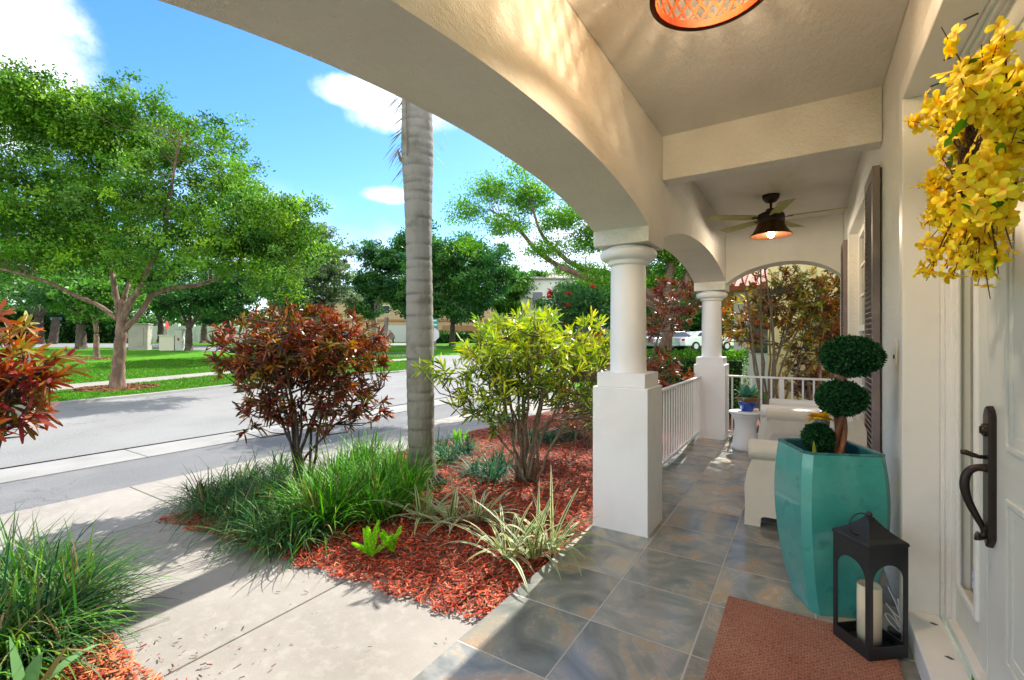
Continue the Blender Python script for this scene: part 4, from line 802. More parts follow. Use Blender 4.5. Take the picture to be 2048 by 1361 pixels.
for (x, y), lab in [((845, 1040), 'cream striped flax clump at the foot of the bright grass'), ((905, 1048), 'cream striped flax clump in front of the palm trunk'), ((955, 1040), 'arching cream striped flax clump right of the palm trunk foot'), ((1015, 1115), 'widely arching cream and green striped flax clump on the red mulch'), ((1068, 1112), 'cream striped flax clump by the porch edge with drooping leaves'), ((1100, 1098), 'upright cream striped flax clump touching the porch tiles')]:
    tuft('flax_clump', lab, 'flax plant', gz(x, y), 26, .66 if x > 1000 else .56, .026, [(.12, .26, .05), (.16, .3, .06)], .02, .5, .42, 8, 'striped flax clumps', cream)
def fern(label, loc, n, L):
    t_ = []; loc = A(loc)
    for i in range(n):
        d = unit(A((rng.normal(0, .38), rng.normal(0, .38), 1))); l = L * rng.uniform(.6, 1); m_ = 560; s_ = rng.random(m_) ; r_ = .021 * np.sin(np.clip(s_, .05, 1) ** .7 * math.pi * .93) + .003
        rd = unit(np.cross(d, rand_dir(m_))); t_.append(diamonds(loc + A((*rng.normal(0, .012, 2), 0)) + d * (s_ * l)[:, None] - A((0, 0, 1)) * (.15 * l * s_ ** 2)[:, None], unit(rd + d * .7), r_ * 1.1, .0035, pick([(.55, 1.0, .05), (.7, 1.15, .08), (.35, .8, .05)], m_)))
    V, F, C = join(*t_); tag(part_np('foxtail_fern', V, F, C, M['leaf'], None, loc), label, 'fern')
fern('small bright lime foxtail fern on the mulch near the walkway, left of its twin', gz(742, 1108), 9, .25)
fern('small bright lime foxtail fern on the mulch, right of its twin', gz(785, 1100), 8, .19)
fern('lime green fern on the mulch behind the palm trunk', gz(915, 892), 16, .30)

# palm
pb = A((-3.01, 3.2, 0)); palm = thing('palm_tree', 'tall grey ringed royal palm trunk rising out of the mulch bed', 'palm', pb)
zs = np.concatenate([np.linspace(-.06, .3, 14), np.arange(.32, 5.6, .02)]); rr = np.interp(zs, [-.06, .02, .12, .3, .8, 1.3, 2.2, 2.75, 3.15, 3.5, 4.2, 5.6], [.20, .175, .14, .119, .125, .127, .118, .133, .151, .142, .12, .10])
ring = np.zeros(len(zs)); zz = .22
while zz < 5.6: ring += np.exp(-((zs - zz) / .011) ** 2); zz += rng.uniform(.07, .17) if zz < 2.6 else rng.uniform(.06, .1)
V = []; C = []
for i, z in enumerate(zs):
    for j in range(40):
        a = 2 * math.pi * j / 40; r_ = rr[i] * (1 + .012 * math.sin(3 * a + z * 2)) - .005 * min(ring[i], 1) + .0015 * math.sin(a * 11 + z * 3)
        V.append((pb[0] - .035 * z / 2 * (z > 0) + r_ * math.cos(a), pb[1] + r_ * math.sin(a), z)); dkk = 1 - .62 * min(ring[i], 1) * (.6 + .4 * math.sin(a * 2 + z * 31)); g_ = A((.27, .25, .22)) if z > .9 else A((.27, .25, .22)) * z / .9 + A((.11, .12, .075)) * (1 - z / .9) if z > 0 else A((.03, .025, .02)); C.append(g_ * dkk)
mb = MB(); mb.add(V, [(i * 40 + j, i * 40 + (j + 1) % 40, (i + 1) * 40 + (j + 1) % 40, (i + 1) * 40 + j) for i in range(len(zs) - 1) for j in range(40)], A(C))
M['palm'] = mat('palm_bark', rough=.85, tint=True, bump=[(30, .5, 4, (1, 1, .25)), (90, .3, 3, (2.5, 2.5, .12))], noise=[(5, (.11, .11, .075), .5, .75, 6), (60, (.30, .28, .25), .58, .75, 3, (2, 2, .12))])
part('trunk', mb, M['palm'], palm, cols=True, smooth=True)
mb = MB()
for i in range(46):
    a = rng.uniform(0, 6.28); e = A((math.cos(a), math.sin(a), 0)); mb.tube([pb + e * .14 + A((0, 0, .10)), pb + e * .19 + A((0, 0, .05)), pb + e * rng.uniform(.21, .29) + A((0, 0, -.02))], [.012, .011, .005], 5)
part('roots', mb, M['bark_dark'], palm)
vs = []
mb = MB()
for i in range(13):                                                           # crown of fronds high above the porch, one dead frond hanging
    a = i * 2.4; el = rng.uniform(.1, .9); L = rng.uniform(2.2, 3.0); q = np.linspace(0, 1, 22); h_ = A((math.cos(a), math.sin(a), 0))
    cl = pb + A((-.1, 0, 7.1)) + h_ * (L * q * math.cos(el * .6))[:, None] + A((0, 0, 1)) * (L * (q * math.sin(el) - .75 * q ** 2))[:, None]
    mb.tube(cl, np.linspace(.022, .004, 22), 5); m_ = 130; s_ = rng.uniform(.12, 1, m_); c = np.column_stack([np.interp(s_, q, cl[:, k]) for k in range(3)]); sd_ = A((-h_[1], h_[0], 0)) * rng.choice([-1, 1], m_)[:, None]
    vs.append(blades(c, unit(sd_ + h_ * .5 + A((0, 0, .1))), .55 * np.sin(s_ * 2.6 + .4), .03, pick(dk, m_), 4, .5))
mb.lathe(pb + A((-.1, 0, 0)), [(.10, 5.5), (.12, 5.8), (.10, 6.9), (.02, 7.25)], 14)
part('frond_stalks', mb, M['stem'], palm); V, F, C = join(*vs); part_np('fronds', V, F, C, M['leaf'], palm)
m_ = 80; c = pb + np.column_stack([rng.uniform(-.24, -.12, m_), rng.uniform(-.12, .1, m_), rng.uniform(2.95, 3.75, m_)]); c2 = c.copy(); k = rng.random(m_) < .2; c[k, 0] += .38
V, F, C = blades(c, unit(A((-.75, -.1, -.55)) + rng.normal(0, .12, (m_, 3)) + np.where(k[:, None], A((1.5, 0, 0)), 0)), .20, .009, pick([(.16, .17, .06), (.10, .07, .04), (.25, .24, .12)], m_), 3, .1)
part_np('dry_leaflets', V, F, C, M['leaf'], palm)
part('boot', MB().tube([pb + A((-.16, -.05, 3.02)), pb + A((-.21, -.06, 3.06)), pb + A((-.245, -.07, 3.16))], [.03, .02, .004], 6).tube([pb + A((-.03, -.16, 3.02)), pb + A((-.03, -.17, 3.5)), pb + A((-.02, -.16, 3.9))], [.005, .008, .01], 5), M['stem'], palm)

# ================================================================ trees across the road and beyond
def tree(name, label, cat, base, trunk, limbs, E_, nclump, nleaf, cs, L, pal, bark='bark', group=None, clusters=None, twigs=90, p=None, shell=.45, flat=.6, out=.5, sup=None):
    t = thing(name, label, cat, base, group); mb = MB()
    lp = []
    for P, r in [trunk] + limbs:
        P = A(P); m_ = len(P); s_ = np.linspace(0, m_ - 1, max(12, 5 * m_)); S = np.column_stack([np.interp(s_, range(m_), P[:, k]) for k in range(3)])
        for _ in range(3): S[1:-1] = (S[:-2] + 2 * S[1:-1] + S[2:]) / 4
        sc = r[0] * .035; S[1:-1] += rng.normal(0, sc, (len(S) - 2, 3)); mb.tube(S, np.interp(s_, np.linspace(0, m_ - 1, len(r)), r), 9); lp.append(S[len(S) // 3:])
    if sup:                                                                   # foliage masses with gaps between them
        q_, _ = ell(sup[0], E_, .35); s_ = rng.uniform(.6, 1.25, sup[0]) * sup[1]; E_ = np.column_stack([q_, s_, s_, s_ * .55])
    c, d = ell(nclump, E_, shell if not sup else .3); allp = np.vstack(lp[1:]) if limbs else A(trunk[0])[-1:]
    r0 = (limbs[0][1][-1] if limbs else trunk[1][-1]) * .4
    for i in rng.integers(0, nclump, twigs):
        a = allp[np.argmin(np.linalg.norm(allp - c[i], axis=1) + rng.uniform(0, 1.2 * max(.5, cs * 4), len(allp)))]; m_ = (a + c[i]) / 2 + rng.normal(0, .06, 3) * np.linalg.norm(c[i] - a); mb.tube([a, m_, c[i]], [r0, r0 * .6, r0 * .25], 5, cap=False)
    part('trunk', mb, M[bark], t, smooth=True)
    n = nclump * nleaf; ci = np.repeat(c, nleaf, 0); P = ci + np.clip(rng.normal(0, 1, (n, 3)), -2, 2) * A((cs, cs, cs * flat)) * np.repeat(rng.uniform(.6, 1.3, nclump), nleaf)[:, None]
    cc = pick(pal, nclump, p, .22); C = np.repeat(cc, nleaf, 0) * rng.uniform(.75, 1.25, n)[:, None]; D = unit(rand_dir(n) + np.repeat(d, nleaf, 0) * out)
    V, F, CC = diamonds(P, D, L * rng.uniform(.7, 1.3, n), L * .5, np.clip(C, 0, 1), .15)
    part_np('crown', V, F, CC, M['leaf'], t); return t
D = 13.0
def px(pts, d, dd=None): return [ptd(x, y, d + (dd[i] if dd else 0)) for i, (x, y) in enumerate(pts)]
base = gp(235, 781); D = float((base - C0) @ FW)
gA = [(.105, .26, .022), (.16, .37, .028), (.30, .53, .04), (.05, .16, .02), (.20, .40, .07)]
crA = [(60, 260, 2.3, 2.2, 1.5, 0), (200, 250, 2.2, 2.4, 1.25, 0), (330, 290, 1.7, 2, 1.2, 0), (420, 380, 1.6, 1.9, 1.1, 0), (510, 430, 1.3, 1.7, .95, 0), (575, 490, 1.1, 1.5, .9, 0), (600, 470, .8, 1.2, .6, 0), (540, 420, .9, 1.2, .7, 0), (470, 360, 1.0, 1.2, .7, 0), (590, 550, .8, 1.2, .5, 0), (-60, 330, 2.2, 2.2, 1.7, 0), (100, 420, 2.4, 2.3, 1.3, 0), (300, 450, 2.2, 2.2, 1.2, 0), (60, 510, 1.8, 2.2, .7, 0), (420, 520, 1.7, 2, .75, 0), (-40, 470, 2, 2, .9, 0), (200, 500, 1.5, 2, .5, 0), (520, 545, 1.2, 1.5, .5, 0), (140, 215, 1.5, 1.5, .8, 0)]
EA = [[*ptd(x, y, D + z), a, b, c] for x, y, a, b, c, z in crA]
lim = [(px([(235, 640), (200, 612), (150, 592), (100, 566), (40, 548), (-80, 520)], D, [0, 0, -.2, -.5, -.8, -1]), [.07, .055, .05, .04, .02]),
       (px([(240, 640), (232, 590), (222, 540), (215, 470), (185, 380), (150, 280)], D, [0, .1, .2, .5, .9, 1.2]), [.085, .07, .05, .035, .018]),
       (px([(246, 645), (256, 610), (282, 575), (292, 545), (330, 470), (345, 360), (360, 270)], D, [0, -.1, -.2, -.3, -.5, -.8, -1]), [.09, .08, .065, .04, .018]),
       (px([(250, 660), (285, 622), (303, 590), (345, 576), (400, 572), (450, 552), (520, 480), (600, 440)], D, [0, .1, .2, .2, .3, .4, .5, .6]), [.08, .07, .06, .045, .02]),
       (px([(246, 600), (262, 560), (250, 500), (262, 420), (255, 330)], D, [0, .3, .9, 1.5, 2]), [.06, .05, .035, .018])]
tree('street_tree', 'large spreading street tree with forked trunk and feathery green crown on the grass verge', 'tree', base, (px([(235, 782), (236, 740), (240, 700), (243, 660), (247, 600)], D), [.21, .155, .14, .135, .09]), lim, EA, 2200, 70, .16, .10, gA, 'bark', sup=(330, .78), twigs=420, p=[.3, .25, .13, .2, .12])
def mulch_ring(label, c, r, n):
    c = A(c)
    def s_(k): a = rng.uniform(0, 6.28, k); q = r * np.sqrt(rng.uniform(0, 1, k)); return np.column_stack([c[0] + q * np.cos(a), c[1] + q * np.sin(a)])
    chips('mulch', n, s_, lambda x, y: T(x, y) + .05, (.05, .14), [(.18, .05, .03), (.12, .04, .025), (.24, .08, .04)], label)
mulch_ring('ring of red brown mulch round the foot of the big street tree', base, .95, 1500)
b2 = gp(193, 720); mulch_ring('ring of brown mulch round the thin young tree on the lawn', b2, 1.3, 700)
def bgtree(label, x, y, r, E_px, pal, nclump, nleaf, cs, L, bark='bark_dark', forks=3, tilt=0, name='park_tree', twin=0):
    b = gp(x, y); d = float((b - C0) @ FW); E_ = [[*ptd(cx, cy, d + dz), a * d / FPX, max(a, c) * d / FPX, c * d / FPX] for cx, cy, a, c, dz in E_px]
    tops = [A(e[:3]) for e in E_]; fork = b + A((0, 0, max(1.2, (tops[0][2] - b[2]) * .42))) + RT * tilt
    limbs = [([fork, fork + (q - fork) * .5 + A((0, 0, .3)), q], [r * .6, r * .35, r * .12]) for q in (tops * 3)[:forks]]
    for k in range(forks - len(tops)): limbs[k + len(tops)][0][-1] = limbs[k + len(tops)][0][-1] + rng.normal(0, 1, 3) * A(E_[0][3:6]) * .5
    tr = [b - A((0, 0, .1)), b + A((0, 0, .25)), (b + fork) / 2, fork]
    t = tree(name, label, 'tree', b, (tr, [r * 1.5, r * 1.12, r, r * .85]), limbs, E_, int(nclump * 1.5), nleaf, cs * .6, L, pal, bark, twigs=30, sup=(max(20, nclump // 4), 2.5 * cs))
    if twin: part('trunk', MB().tube([q + RT * twin * (1 + .12 * i) for i, q in enumerate(tr)], [r * 1.2, r, r * .9, r * .7], 9), M[bark], t, smooth=True)
    return t
gD = [(.04, .14, .03), (.065, .20, .04), (.10, .26, .05), (.025, .085, .02)]; gM = [(.09, .24, .04), (.14, .33, .05), (.19, .40, .07), (.05, .15, .04)]; gO = [(.11, .19, .07), (.18, .26, .11), (.27, .35, .17), (.06, .12, .05)]
bgtree('dark oak with two thick trunks at the left edge of the park lawn', 78, 690, .30, [(60, 560, 150, 70, 0), (-60, 540, 130, 80, 0), (150, 580, 80, 40, 1)], gD, 170, 75, .55, .26, twin=1.0)
bgtree('oak with one thick dark trunk left of the big street tree', 162, 700, .27, [(160, 580, 110, 50, 0), (90, 520, 90, 60, 1), (230, 560, 80, 60, 1)], gM, 150, 75, .5, .24)
bgtree('thin young tree with slim trunk in a mulch ring on the lawn', 193, 720, .12, [(200, 600, 55, 38, 0), (170, 580, 40, 30, 0)], gM, 60, 60, .35, .2, 'bark')
bgtree('dark spreading tree right of the cream utility box', 378, 703, .21, [(385, 600, 75, 42, 0), (330, 560, 70, 50, 1), (440, 580, 70, 45, 0)], gD, 170, 75, .45, .22)
bgtree('dark tree behind the utility cabinets', 322, 686, .30, [(320, 590, 70, 50, 0), (270, 560, 70, 50, 0)], gD, 110, 70, .7, .3)
bgtree('leaning tree in front of the white garden wall', 448, 690, .26, [(470, 600, 60, 50, 0), (520, 560, 70, 60, 0)], gD, 130, 70, .5, .25, tilt=.5)
bgtree('slender tree before the white wall, right of the red sign', 408, 687, .3, [(410, 610, 40, 30, 0), (430, 580, 50, 35, 0)], gM, 60, 60, .7, .3)
bgtree('dense grey green magnolia tree above the red croton', 622, 716, .22, [(625, 540, 70, 80, 0), (600, 490, 55, 60, .4), (655, 610, 45, 60, -.5), (590, 620, 55, 55, 0), (560, 540, 50, 60, .5)], gO, 480, 80, .27, .17, 'bark_pale')
bgtree('round dark green tree in front of the peach house, left of the palm trunk', 748, 690, .28, [(760, 560, 62, 62, 0), (730, 600, 40, 40, 0), (800, 510, 50, 50, 1), (820, 600, 40, 50, 0)], gD[:3] + [(.05, .16, .06)], 280, 80, .55, .28, 'bark_pale', twin=.9)
bgtree('large dark green tree with pale branching trunk right of the palm trunk', 864, 697, .30, [(900, 530, 75, 75, 0), (960, 570, 55, 60, 0), (860, 590, 60, 55, .5), (985, 530, 40, 50, 0), (900, 610, 50, 40, 0)], gD[:3] + [(.05, .16, .06)], 360, 80, .5, .27, 'bark_pale', tilt=.3)
bgtree('dark trunked tree behind the street sign', 905, 692, .26, [(930, 590, 50, 50, 0), (890, 560, 50, 60, 1)], gD, 110, 70, .6, .3)
bgtree('light green tree in front of the white house', 1060, 690, .25, [(1060, 580, 55, 45, 0), (1020, 600, 40, 35, 0), (1110, 560, 40, 35, 1), (1000, 570, 50, 50, 0), (1160, 600, 50, 40, 0)], gM, 320, 75, .5, .28, 'bark_pale')
bgtree('small umbrella shaped dark tree by the parked cars', 1376, 697, .16, [(1375, 625, 42, 20, 0), (1350, 640, 30, 14, 0)], gD, 80, 60, .4, .22)
bgtree('broad green tree filling the gap behind the parked cars', 1450, 692, .3, [(1450, 600, 90, 50, 0), (1400, 560, 70, 50, 1), (1510, 570, 60, 60, 1)], gM, 200, 75, .5, .25)
bgtree('tall green tree behind the cars, right of the front column', 1265, 692, .3, [(1270, 590, 70, 60, 0), (1310, 560, 60, 50, 1), (1230, 600, 50, 50, 0)], gD + gM, 200, 75, .5, .25)
bgtree('blue green tree behind the front column', 1320, 697, .18, [(1320, 620, 40, 35, 0), (1290, 590, 40, 40, 0)], gM, 110, 60, .4, .22)
# bright feathery tree whose limbs reach in from the right
D = 11.0; b = gp(1335, 760); gP = [(.13, .38, .02), (.20, .50, .03), (.08, .26, .02), (.26, .55, .05)]
EP = [[*ptd(x, y, D + z), a, a, c] for x, y, a, c, z in [(930, 420, .42, .25, 0), (985, 380, .5, .3, .3), (1060, 400, .55, .35, .6), (1010, 450, .5, .28, -.3), (1120, 440, .5, .3, 0), (940, 490, .35, .16, 0), (1100, 500, .45, .25, -.6), (1180, 480, .5, .35, .5), (1205, 560, .4, .28, -.5), (1150, 540, .4, .2, .4), (1040, 350, .35, .2, .2), (1260, 480, .6, .4, 0), (1340, 500, .6, .4, 0), (1300, 420, .8, .5, 0), (1320, 560, .5, .3, .5), (1200, 400, .8, .5, 1), (1400, 460, .8, .6, 1)]]
lP = [(px([(1338, 640), (1290, 600), (1230, 575), (1180, 560), (1120, 535), (1075, 505), (1030, 450), (980, 420)], D, [0, 0, -.2, -.4, -.4, -.3, 0, .2]), [.09, .08, .065, .05, .02]),
      (px([(1338, 630), (1290, 580), (1220, 548), (1165, 540), (1130, 520), (1080, 470), (1060, 400)], D, [0, .2, .4, .4, .4, .3, .3]), [.12, .09, .07, .05, .02]),
      (px([(1338, 620), (1335, 570), (1345, 520), (1350, 440), (1300, 380)], D, [0, 0, 0, .2, .3]), [.14, .11, .09, .05, .03]), (px([(1340, 610), (1372, 560), (1400, 500), (1450, 440)], D), [.12, .09, .06, .03]),
      (px([(1330, 625), (1310, 575), (1290, 530), (1230, 470), (1200, 420)], D, [0, .5, .8, 1, 1]), [.09, .07, .05, .02])]
tree('flame_tree', 'bright green feathery tree with long brown limbs reaching over from behind the columns', 'tree', b, (px([(1335, 765), (1330, 700), (1336, 650), (1340, 600)], D), [.17, .14, .13, .10]), lP, EP, 900, 85, .17, .068, gP, 'bark', twigs=150, shell=.3, flat=.5)
EJ = [[*ptd(x, y, 9.3), a, a, c] for x, y, a, c in [(1150, 610, .5, .45), (1180, 620, .45, .40), (1140, 650, .4, .35), (1210, 680, .4, .4), (1110, 610, .25, .2), (1225, 600, .3, .3)]]
b = gp(1165, 800); jt = tree('flowering_shrub', 'loose green shrub dotted with red flowers beside the front column', 'shrub', b, (px([(1165, 830), (1163, 760), (1165, 700)], 9.3), [.05, .04, .03]), [(px([(1165, 700), (1185, 640), (1190, 590)], 9.3), [.03, .02, .01]), (px([(1165, 700), (1140, 650), (1110, 590)], 9.3), [.03, .02, .01])], EJ, 130, 34, .10, .085, [(.05, .17, .05), (.08, .24, .06), (.12, .3, .08)], 'stem', twigs=60)
fp, _ = ell(5, EJ, .9); vs = []
for q in list(fp) + px([(1100, 585), (1137, 588), (1186, 574), (1135, 612), (1098, 594)], 9.1): V, F, C = diamonds(np.tile(q, (26, 1)) + rng.normal(0, .02, (26, 3)), rand_dir(26), .05, .035, pick([(.65, .03, .03), (.75, .06, .05)], 26)); part_np('flower_head', V, F, C, M['leaf'], jt)

# clipped hedges
def hedge(label, p0, p1, w_, h, n, L, pal, name='hedge', mt='leaf', lump=.06):
    p0, p1 = A(p0), A(p1); d = unit(p1 - p0); s_ = A((-d[1], d[0], 0)); Lh = np.linalg.norm(p1 - p0); k = rng.choice(3, n, p=A([h, h, w_]) / (2 * h + w_)); u = rng.uniform(0, Lh, n); v = rng.uniform(0, 1, n)
    dep = np.abs(rng.normal(0, lump * .8, n)); lum = lump * (np.sin(u * 4.1) * np.cos(v * 5 + u) + .7 * np.sin(u * 9.3 + v * 7))
    off = np.where(k == 2, (v - .5) * w_, np.where(k == 0, w_ / 2 - dep + lum, -w_ / 2 + dep - lum)); z = np.where(k == 2, h - dep + lum, v * h); P = p0 + d * u[:, None] + s_ * off[:, None] + A((0, 0, 1)) * z[:, None]
    nr_ = np.where(k[:, None] == 2, A((0, 0, 1)), np.where(k[:, None] == 0, s_, -s_)); t = thing(name, label, 'hedge', (p0 + p1) / 2)
    V, F, C = diamonds(P, unit(nr_ + rand_dir(n) * .9), L * rng.uniform(.7, 1.3, n), L * .6, pick(pal, n, None, .3), .2); part_np('foliage', V, F, C, M[mt], t)
    hw2 = w_ / 2 - lump * 1.6; part('core', MB().obox((p0 + p1) / 2 + A((0, 0, h / 2 - lump)), d * (Lh / 2 - .1), s_ * hw2, A((0, 0, h / 2 - lump))), M['core'], t)
hedge('bright green clipped hedge outside between the two columns', (-3.6, 9.2, -.06), (-.9, 9.6, -.06), .9, 1.15, 15000, .05, [(.12, .36, .02), (.18, .46, .03), (.08, .25, .02)])
p0, p1 = gp(-260, 687), gp(262, 686); hedge('long dark green hedge along the far side of the side street', p0 + A((0, 0, -.1)), p1 + A((0, 0, -.1)), 3, 3.0, 9000, .35, gD + gM[:1], lump=.3)
p0, p1 = ptd(1230, 681, 48), ptd(1560, 681, 46); p0[2] = p1[2] = .8; hedge('tall green tree belt behind the parked cars', p0, p1, 3, 6.0, 9000, .38, gM + gD, lump=.5)
p0, p1 = gp(840, 688), gp(960, 686); hedge('low dark hedge before the peach house', p0, p1, 1.2, 1.2, 2500, .22, gD, lump=.1)
p0, p1 = gp(-300, 684), gp(700, 683.2); p0 = p0 * A((1.25, 1.25, 1)); p1 = p1 * A((1.2, 1.2, 1))
V = []; n = 34000; u = rng.random(n); q = p0 + (p1 - p0) * u[:, None]; hh_ = (5.5 + 2.2 * np.sin(u * 23) + 1.5 * np.sin(u * 51 + 1)); P = q + np.column_stack([rng.normal(0, 2, n), rng.normal(0, 2, n), rng.beta(1.3, 1.2, n) * hh_])
V, F, C = diamonds(P, rand_dir(n), rng.uniform(.35, .7, n), .35, pick(gM + gD, n), .1); tag(part_np('woodland', V, F, C, M['leaf'], None, (p0 + p1) / 2), 'hazy line of distant trees closing the park', 'woodland', kind='stuff')

# short grass standing on the verge and the near lawn
def turf(name, label, a, b, n, off, h, pal):
    a, b = A(a), A(b); i = rng.uniform(0, len(a) - 1.001, n); k = i.astype(int); f = (i - k)[:, None]; q = rng.random(n)[:, None]; P = (a[k] * (1 - f) + a[k + 1] * f) * (1 - q) + (b[k] * (1 - f) + b[k + 1] * f) * q
    P = np.column_stack([P, T(P[:, 0], P[:, 1]) + off]); V, F, C = diamonds(P, unit(rand_dir(n, .5, 1)), h * rng.uniform(.6, 1.3, n), h * .3, pick(pal, n, None, .3)); tag(part_np(name, V, F, C, M['grass'], None, P.mean(0)), label, 'grass', kind='stuff')
tg_ = [(.075, .26, .008), (.12, .34, .012), (.055, .20, .008), (.16, .34, .03)]
turf('grass', 'short mown grass on the verge between road and far sidewalk', far_end, sw_near, 60000, .03, .06, tg_)
lf = sw_far + unit(sw_far - sw_near) * 9; turf('grass', 'bright sunlit lawn grass behind the far sidewalk', sw_far, lf, 110000, .03, .065, tg_)
# ================================================================ houses, walls, cabinets, signs, cars in the background
def house_box(label, x0, x1, y_, d, h, dep, wallm, roofm, name='house', roofh=1.6, over=.5):
    b0 = gp(x0, y_); b0 = ptd(x0, 681, d); b1 = ptd(x1, 681, d); zg = float(T(*((b0 + b1) / 2)[:2])); b0[2] = b1[2] = zg - .2; u_ = unit(b1 - b0); n_ = A((-u_[1], u_[0], 0)); W_ = np.linalg.norm(b1 - b0); c = (b0 + b1) / 2 + n_ * dep / 2
    t = thing(name, label, 'house', c); part('wall', MB().obox(c + A((0, 0, (h + .2) / 2)), u_ * W_ / 2, n_ * dep / 2, A((0, 0, (h + .2) / 2))), wallm, t)
    zt = h + .2; q = [c + u_ * (W_ / 2 + over) * a + n_ * (dep / 2 + over) * b + A((0, 0, zt)) for a, b in ((-1, -1), (1, -1), (1, 1), (-1, 1))]; rl = max(.1, W_ / 2 - dep / 2)
    r0, r1 = c - u_ * rl + A((0, 0, zt + roofh)), c + u_ * rl + A((0, 0, zt + roofh)); lo = [p - A((0, 0, .12)) for p in q]
    part('roof', MB().add(q + [r0, r1] + lo, [(0, 1, 5, 4), (1, 2, 5), (2, 3, 4, 5), (3, 0, 4), (0, 6, 7, 1), (1, 7, 8, 2), (2, 8, 9, 3), (3, 9, 6, 0), (6, 9, 8, 7)]), roofm, t)
    return t, b0, u_, n_, zg
M['peach'] = mat('peach_stucco', (.58, .40, .26), .9, bump=(5, .1, 3)); M['pale'] = mat('pale_stucco', (.74, .72, .70), .9, noise=(.6, (.66, .64, .62), .4, .7, 4)); M['roof_red'] = mat('clay_tile', (.42, .11, .05), .8, noise=(6, (.30, .08, .04), .4, .7, 4), bump=(8, .5, 3)); M['roof_grey'] = mat('grey_tile', (.30, .27, .24), .85, noise=(3, (.22, .2, .18), .4, .7, 3))
M['garage'] = mat('garage_door_paint', (.60, .60, .61), .5); M['win'] = mat('window_glass', (.05, .06, .07), .1, spec=.8); M['tan'] = mat('tan_stucco', (.45, .22, .11), .9)
def onwall(b0, u_, n_, zg, px_, w_, z0, z1, t_=.06):
    # box set on the front wall, centred on the pixel column px_
    r = ray(px_, 681); s_ = A((-n_[0], -n_[1], 0)); k = ((b0 - C0) @ n_) / (r @ n_); p = C0 + r * k; return MB().obox(A((p[0], p[1], zg + (z0 + z1) / 2)) - n_ * t_ / 2, u_ * w_ / 2, n_ * t_ / 2, A((0, 0, (z1 - z0) / 2)))
t, b0, u_, n_, zg = house_box('peach two storey house with white garage door behind the trees', 640, 1010, 684, 60, 5.6, 12, M['peach'], M['roof_grey'], over=.6)
gd = part('garage_door', onwall(b0, u_, n_, zg, 806, 4.6, 0, 2.15), M['garage'], t); part('garage_door', onwall(b0, u_, n_, zg, 920, 4.6, 0, 2.15), M['tan'], t)
part('band', onwall(b0, u_, n_, zg, 825, 22, 2.7, 2.95, .1), M['tan'], t)
for x in (720, 770, 880, 940): w0 = part('window', onwall(b0, u_, n_, zg, x, 1.3, 3.6, 4.8), M['trim'], t); part('pane', onwall(b0, u_, n_, zg, x, 1.1, 3.7, 4.7, .08), M['win'], w0)
t, b0, u_, n_, zg = house_box('white two storey house seen through the trees left of the front column', 1040, 1290, 690, 46, 6.6, 10, M['pale'], M['roof_grey'], over=.3)
for x in (1075, 1120, 1165, 1210):
    for z in (1.0, 3.9): w0 = part('window', onwall(b0, u_, n_, zg, x, 1.2, z, z + 1.4), M['trim'], t); part('pane', onwall(b0, u_, n_, zg, x, 1.0, z + .1, z + 1.3, .08), M['win'], w0)
# neighbours along the same side of the street
M['yellow'] = mat('yellow_stucco', (.80, .68, .34), .9, bump=(40, .15, 3)); nb = thing('neighbour_house', 'pale yellow neighbouring house wall behind the croton at the porch end', 'house', (2, 11, 0))
part('wall', MB().box(-.62, 5, 10.6, 13.4, -.2, 4.6), M['yellow'], nb); part('roof', MB().box(-.95, 5.2, 10.3, 13.5, 4.6, 4.8), M['roof_red'], nb); part('pilaster', MB().box(.20, .5, 10.5, 10.6, -.2, 4.6), M['yellow'], nb, bevel=.01)
nb = thing('neighbour_house', 'white townhouse with red barrel tile roof beyond the yellow wall', 'house', (0, 16, 0))
part('wall', MB().box(-1.7, 5, 14.5, 22, -.2, 2.75), M['pale'], nb)
part('pane', MB().box(-1.25, -.85, 14.46, 14.5, 1.0, 2.1), M['win'], nb)
mb = MB(); mb.add([(-2.75, 13.7, 2.8), (5, 13.7, 2.8), (5, 18, 4.7), (.6, 18, 4.7), (-2.75, 22.5, 2.8), (-2.75, 13.7, 2.7), (5, 13.7, 2.7), (-2.75, 22.5, 2.7)], [(0, 1, 2, 3), (0, 3, 4), (0, 5, 6, 1), (0, 4, 7, 5), (5, 7, 6)])
rf = part('roof', mb, M['roof_red'], nb); mb = MB()
for i in range(30):
    x = -2.7 + i * .26
    if x < 4.9: f = min(1, (x + 2.75) / 3.35); mb.tube([(x, 13.66, 2.81), (x, 13.7 + 4.3 * f, 2.81 + 1.9 * f)], .075, 8)
part('barrel_tiles', mb, M['roof_red'], rf)
# garden wall of the park, utility boxes
p0, p1 = gp(262, 684.5), gp(560, 685); d_ = unit((p1 - p0) * A((1, 1, 0))); s_ = A((-d_[1], d_[0], 0)); gw = thing('garden_wall', 'long white garden wall behind the park trees', 'wall', (p0 + p1) / 2); L = np.linalg.norm(p1 - p0)
part('panel', MB().obox((p0 + p1) / 2 + A((0, 0, .9)), d_ * L / 2, s_ * .1, A((0, 0, 1.0))), M['pale'], gw)
mb = MB()
for i in range(11): mb.obox(p0 + (p1 - p0) * i / 10 + A((0, 0, 1.0)), d_ * .25, s_ * .22, A((0, 0, 1.15)))
part('post', mb, M['pale'], gw)
M['cab'] = mat('cabinet_paint', (.38, .36, .30), .6, noise=(2, (.3, .29, .25), .4, .7, 4)); M['cream'] = mat('cream_paint', (.70, .66, .52), .55); M['cab_lt'] = mat('pale_green_paint', (.52, .55, .48), .55); M['redp'] = mat('red_paint', (.5, .03, .03), .5)
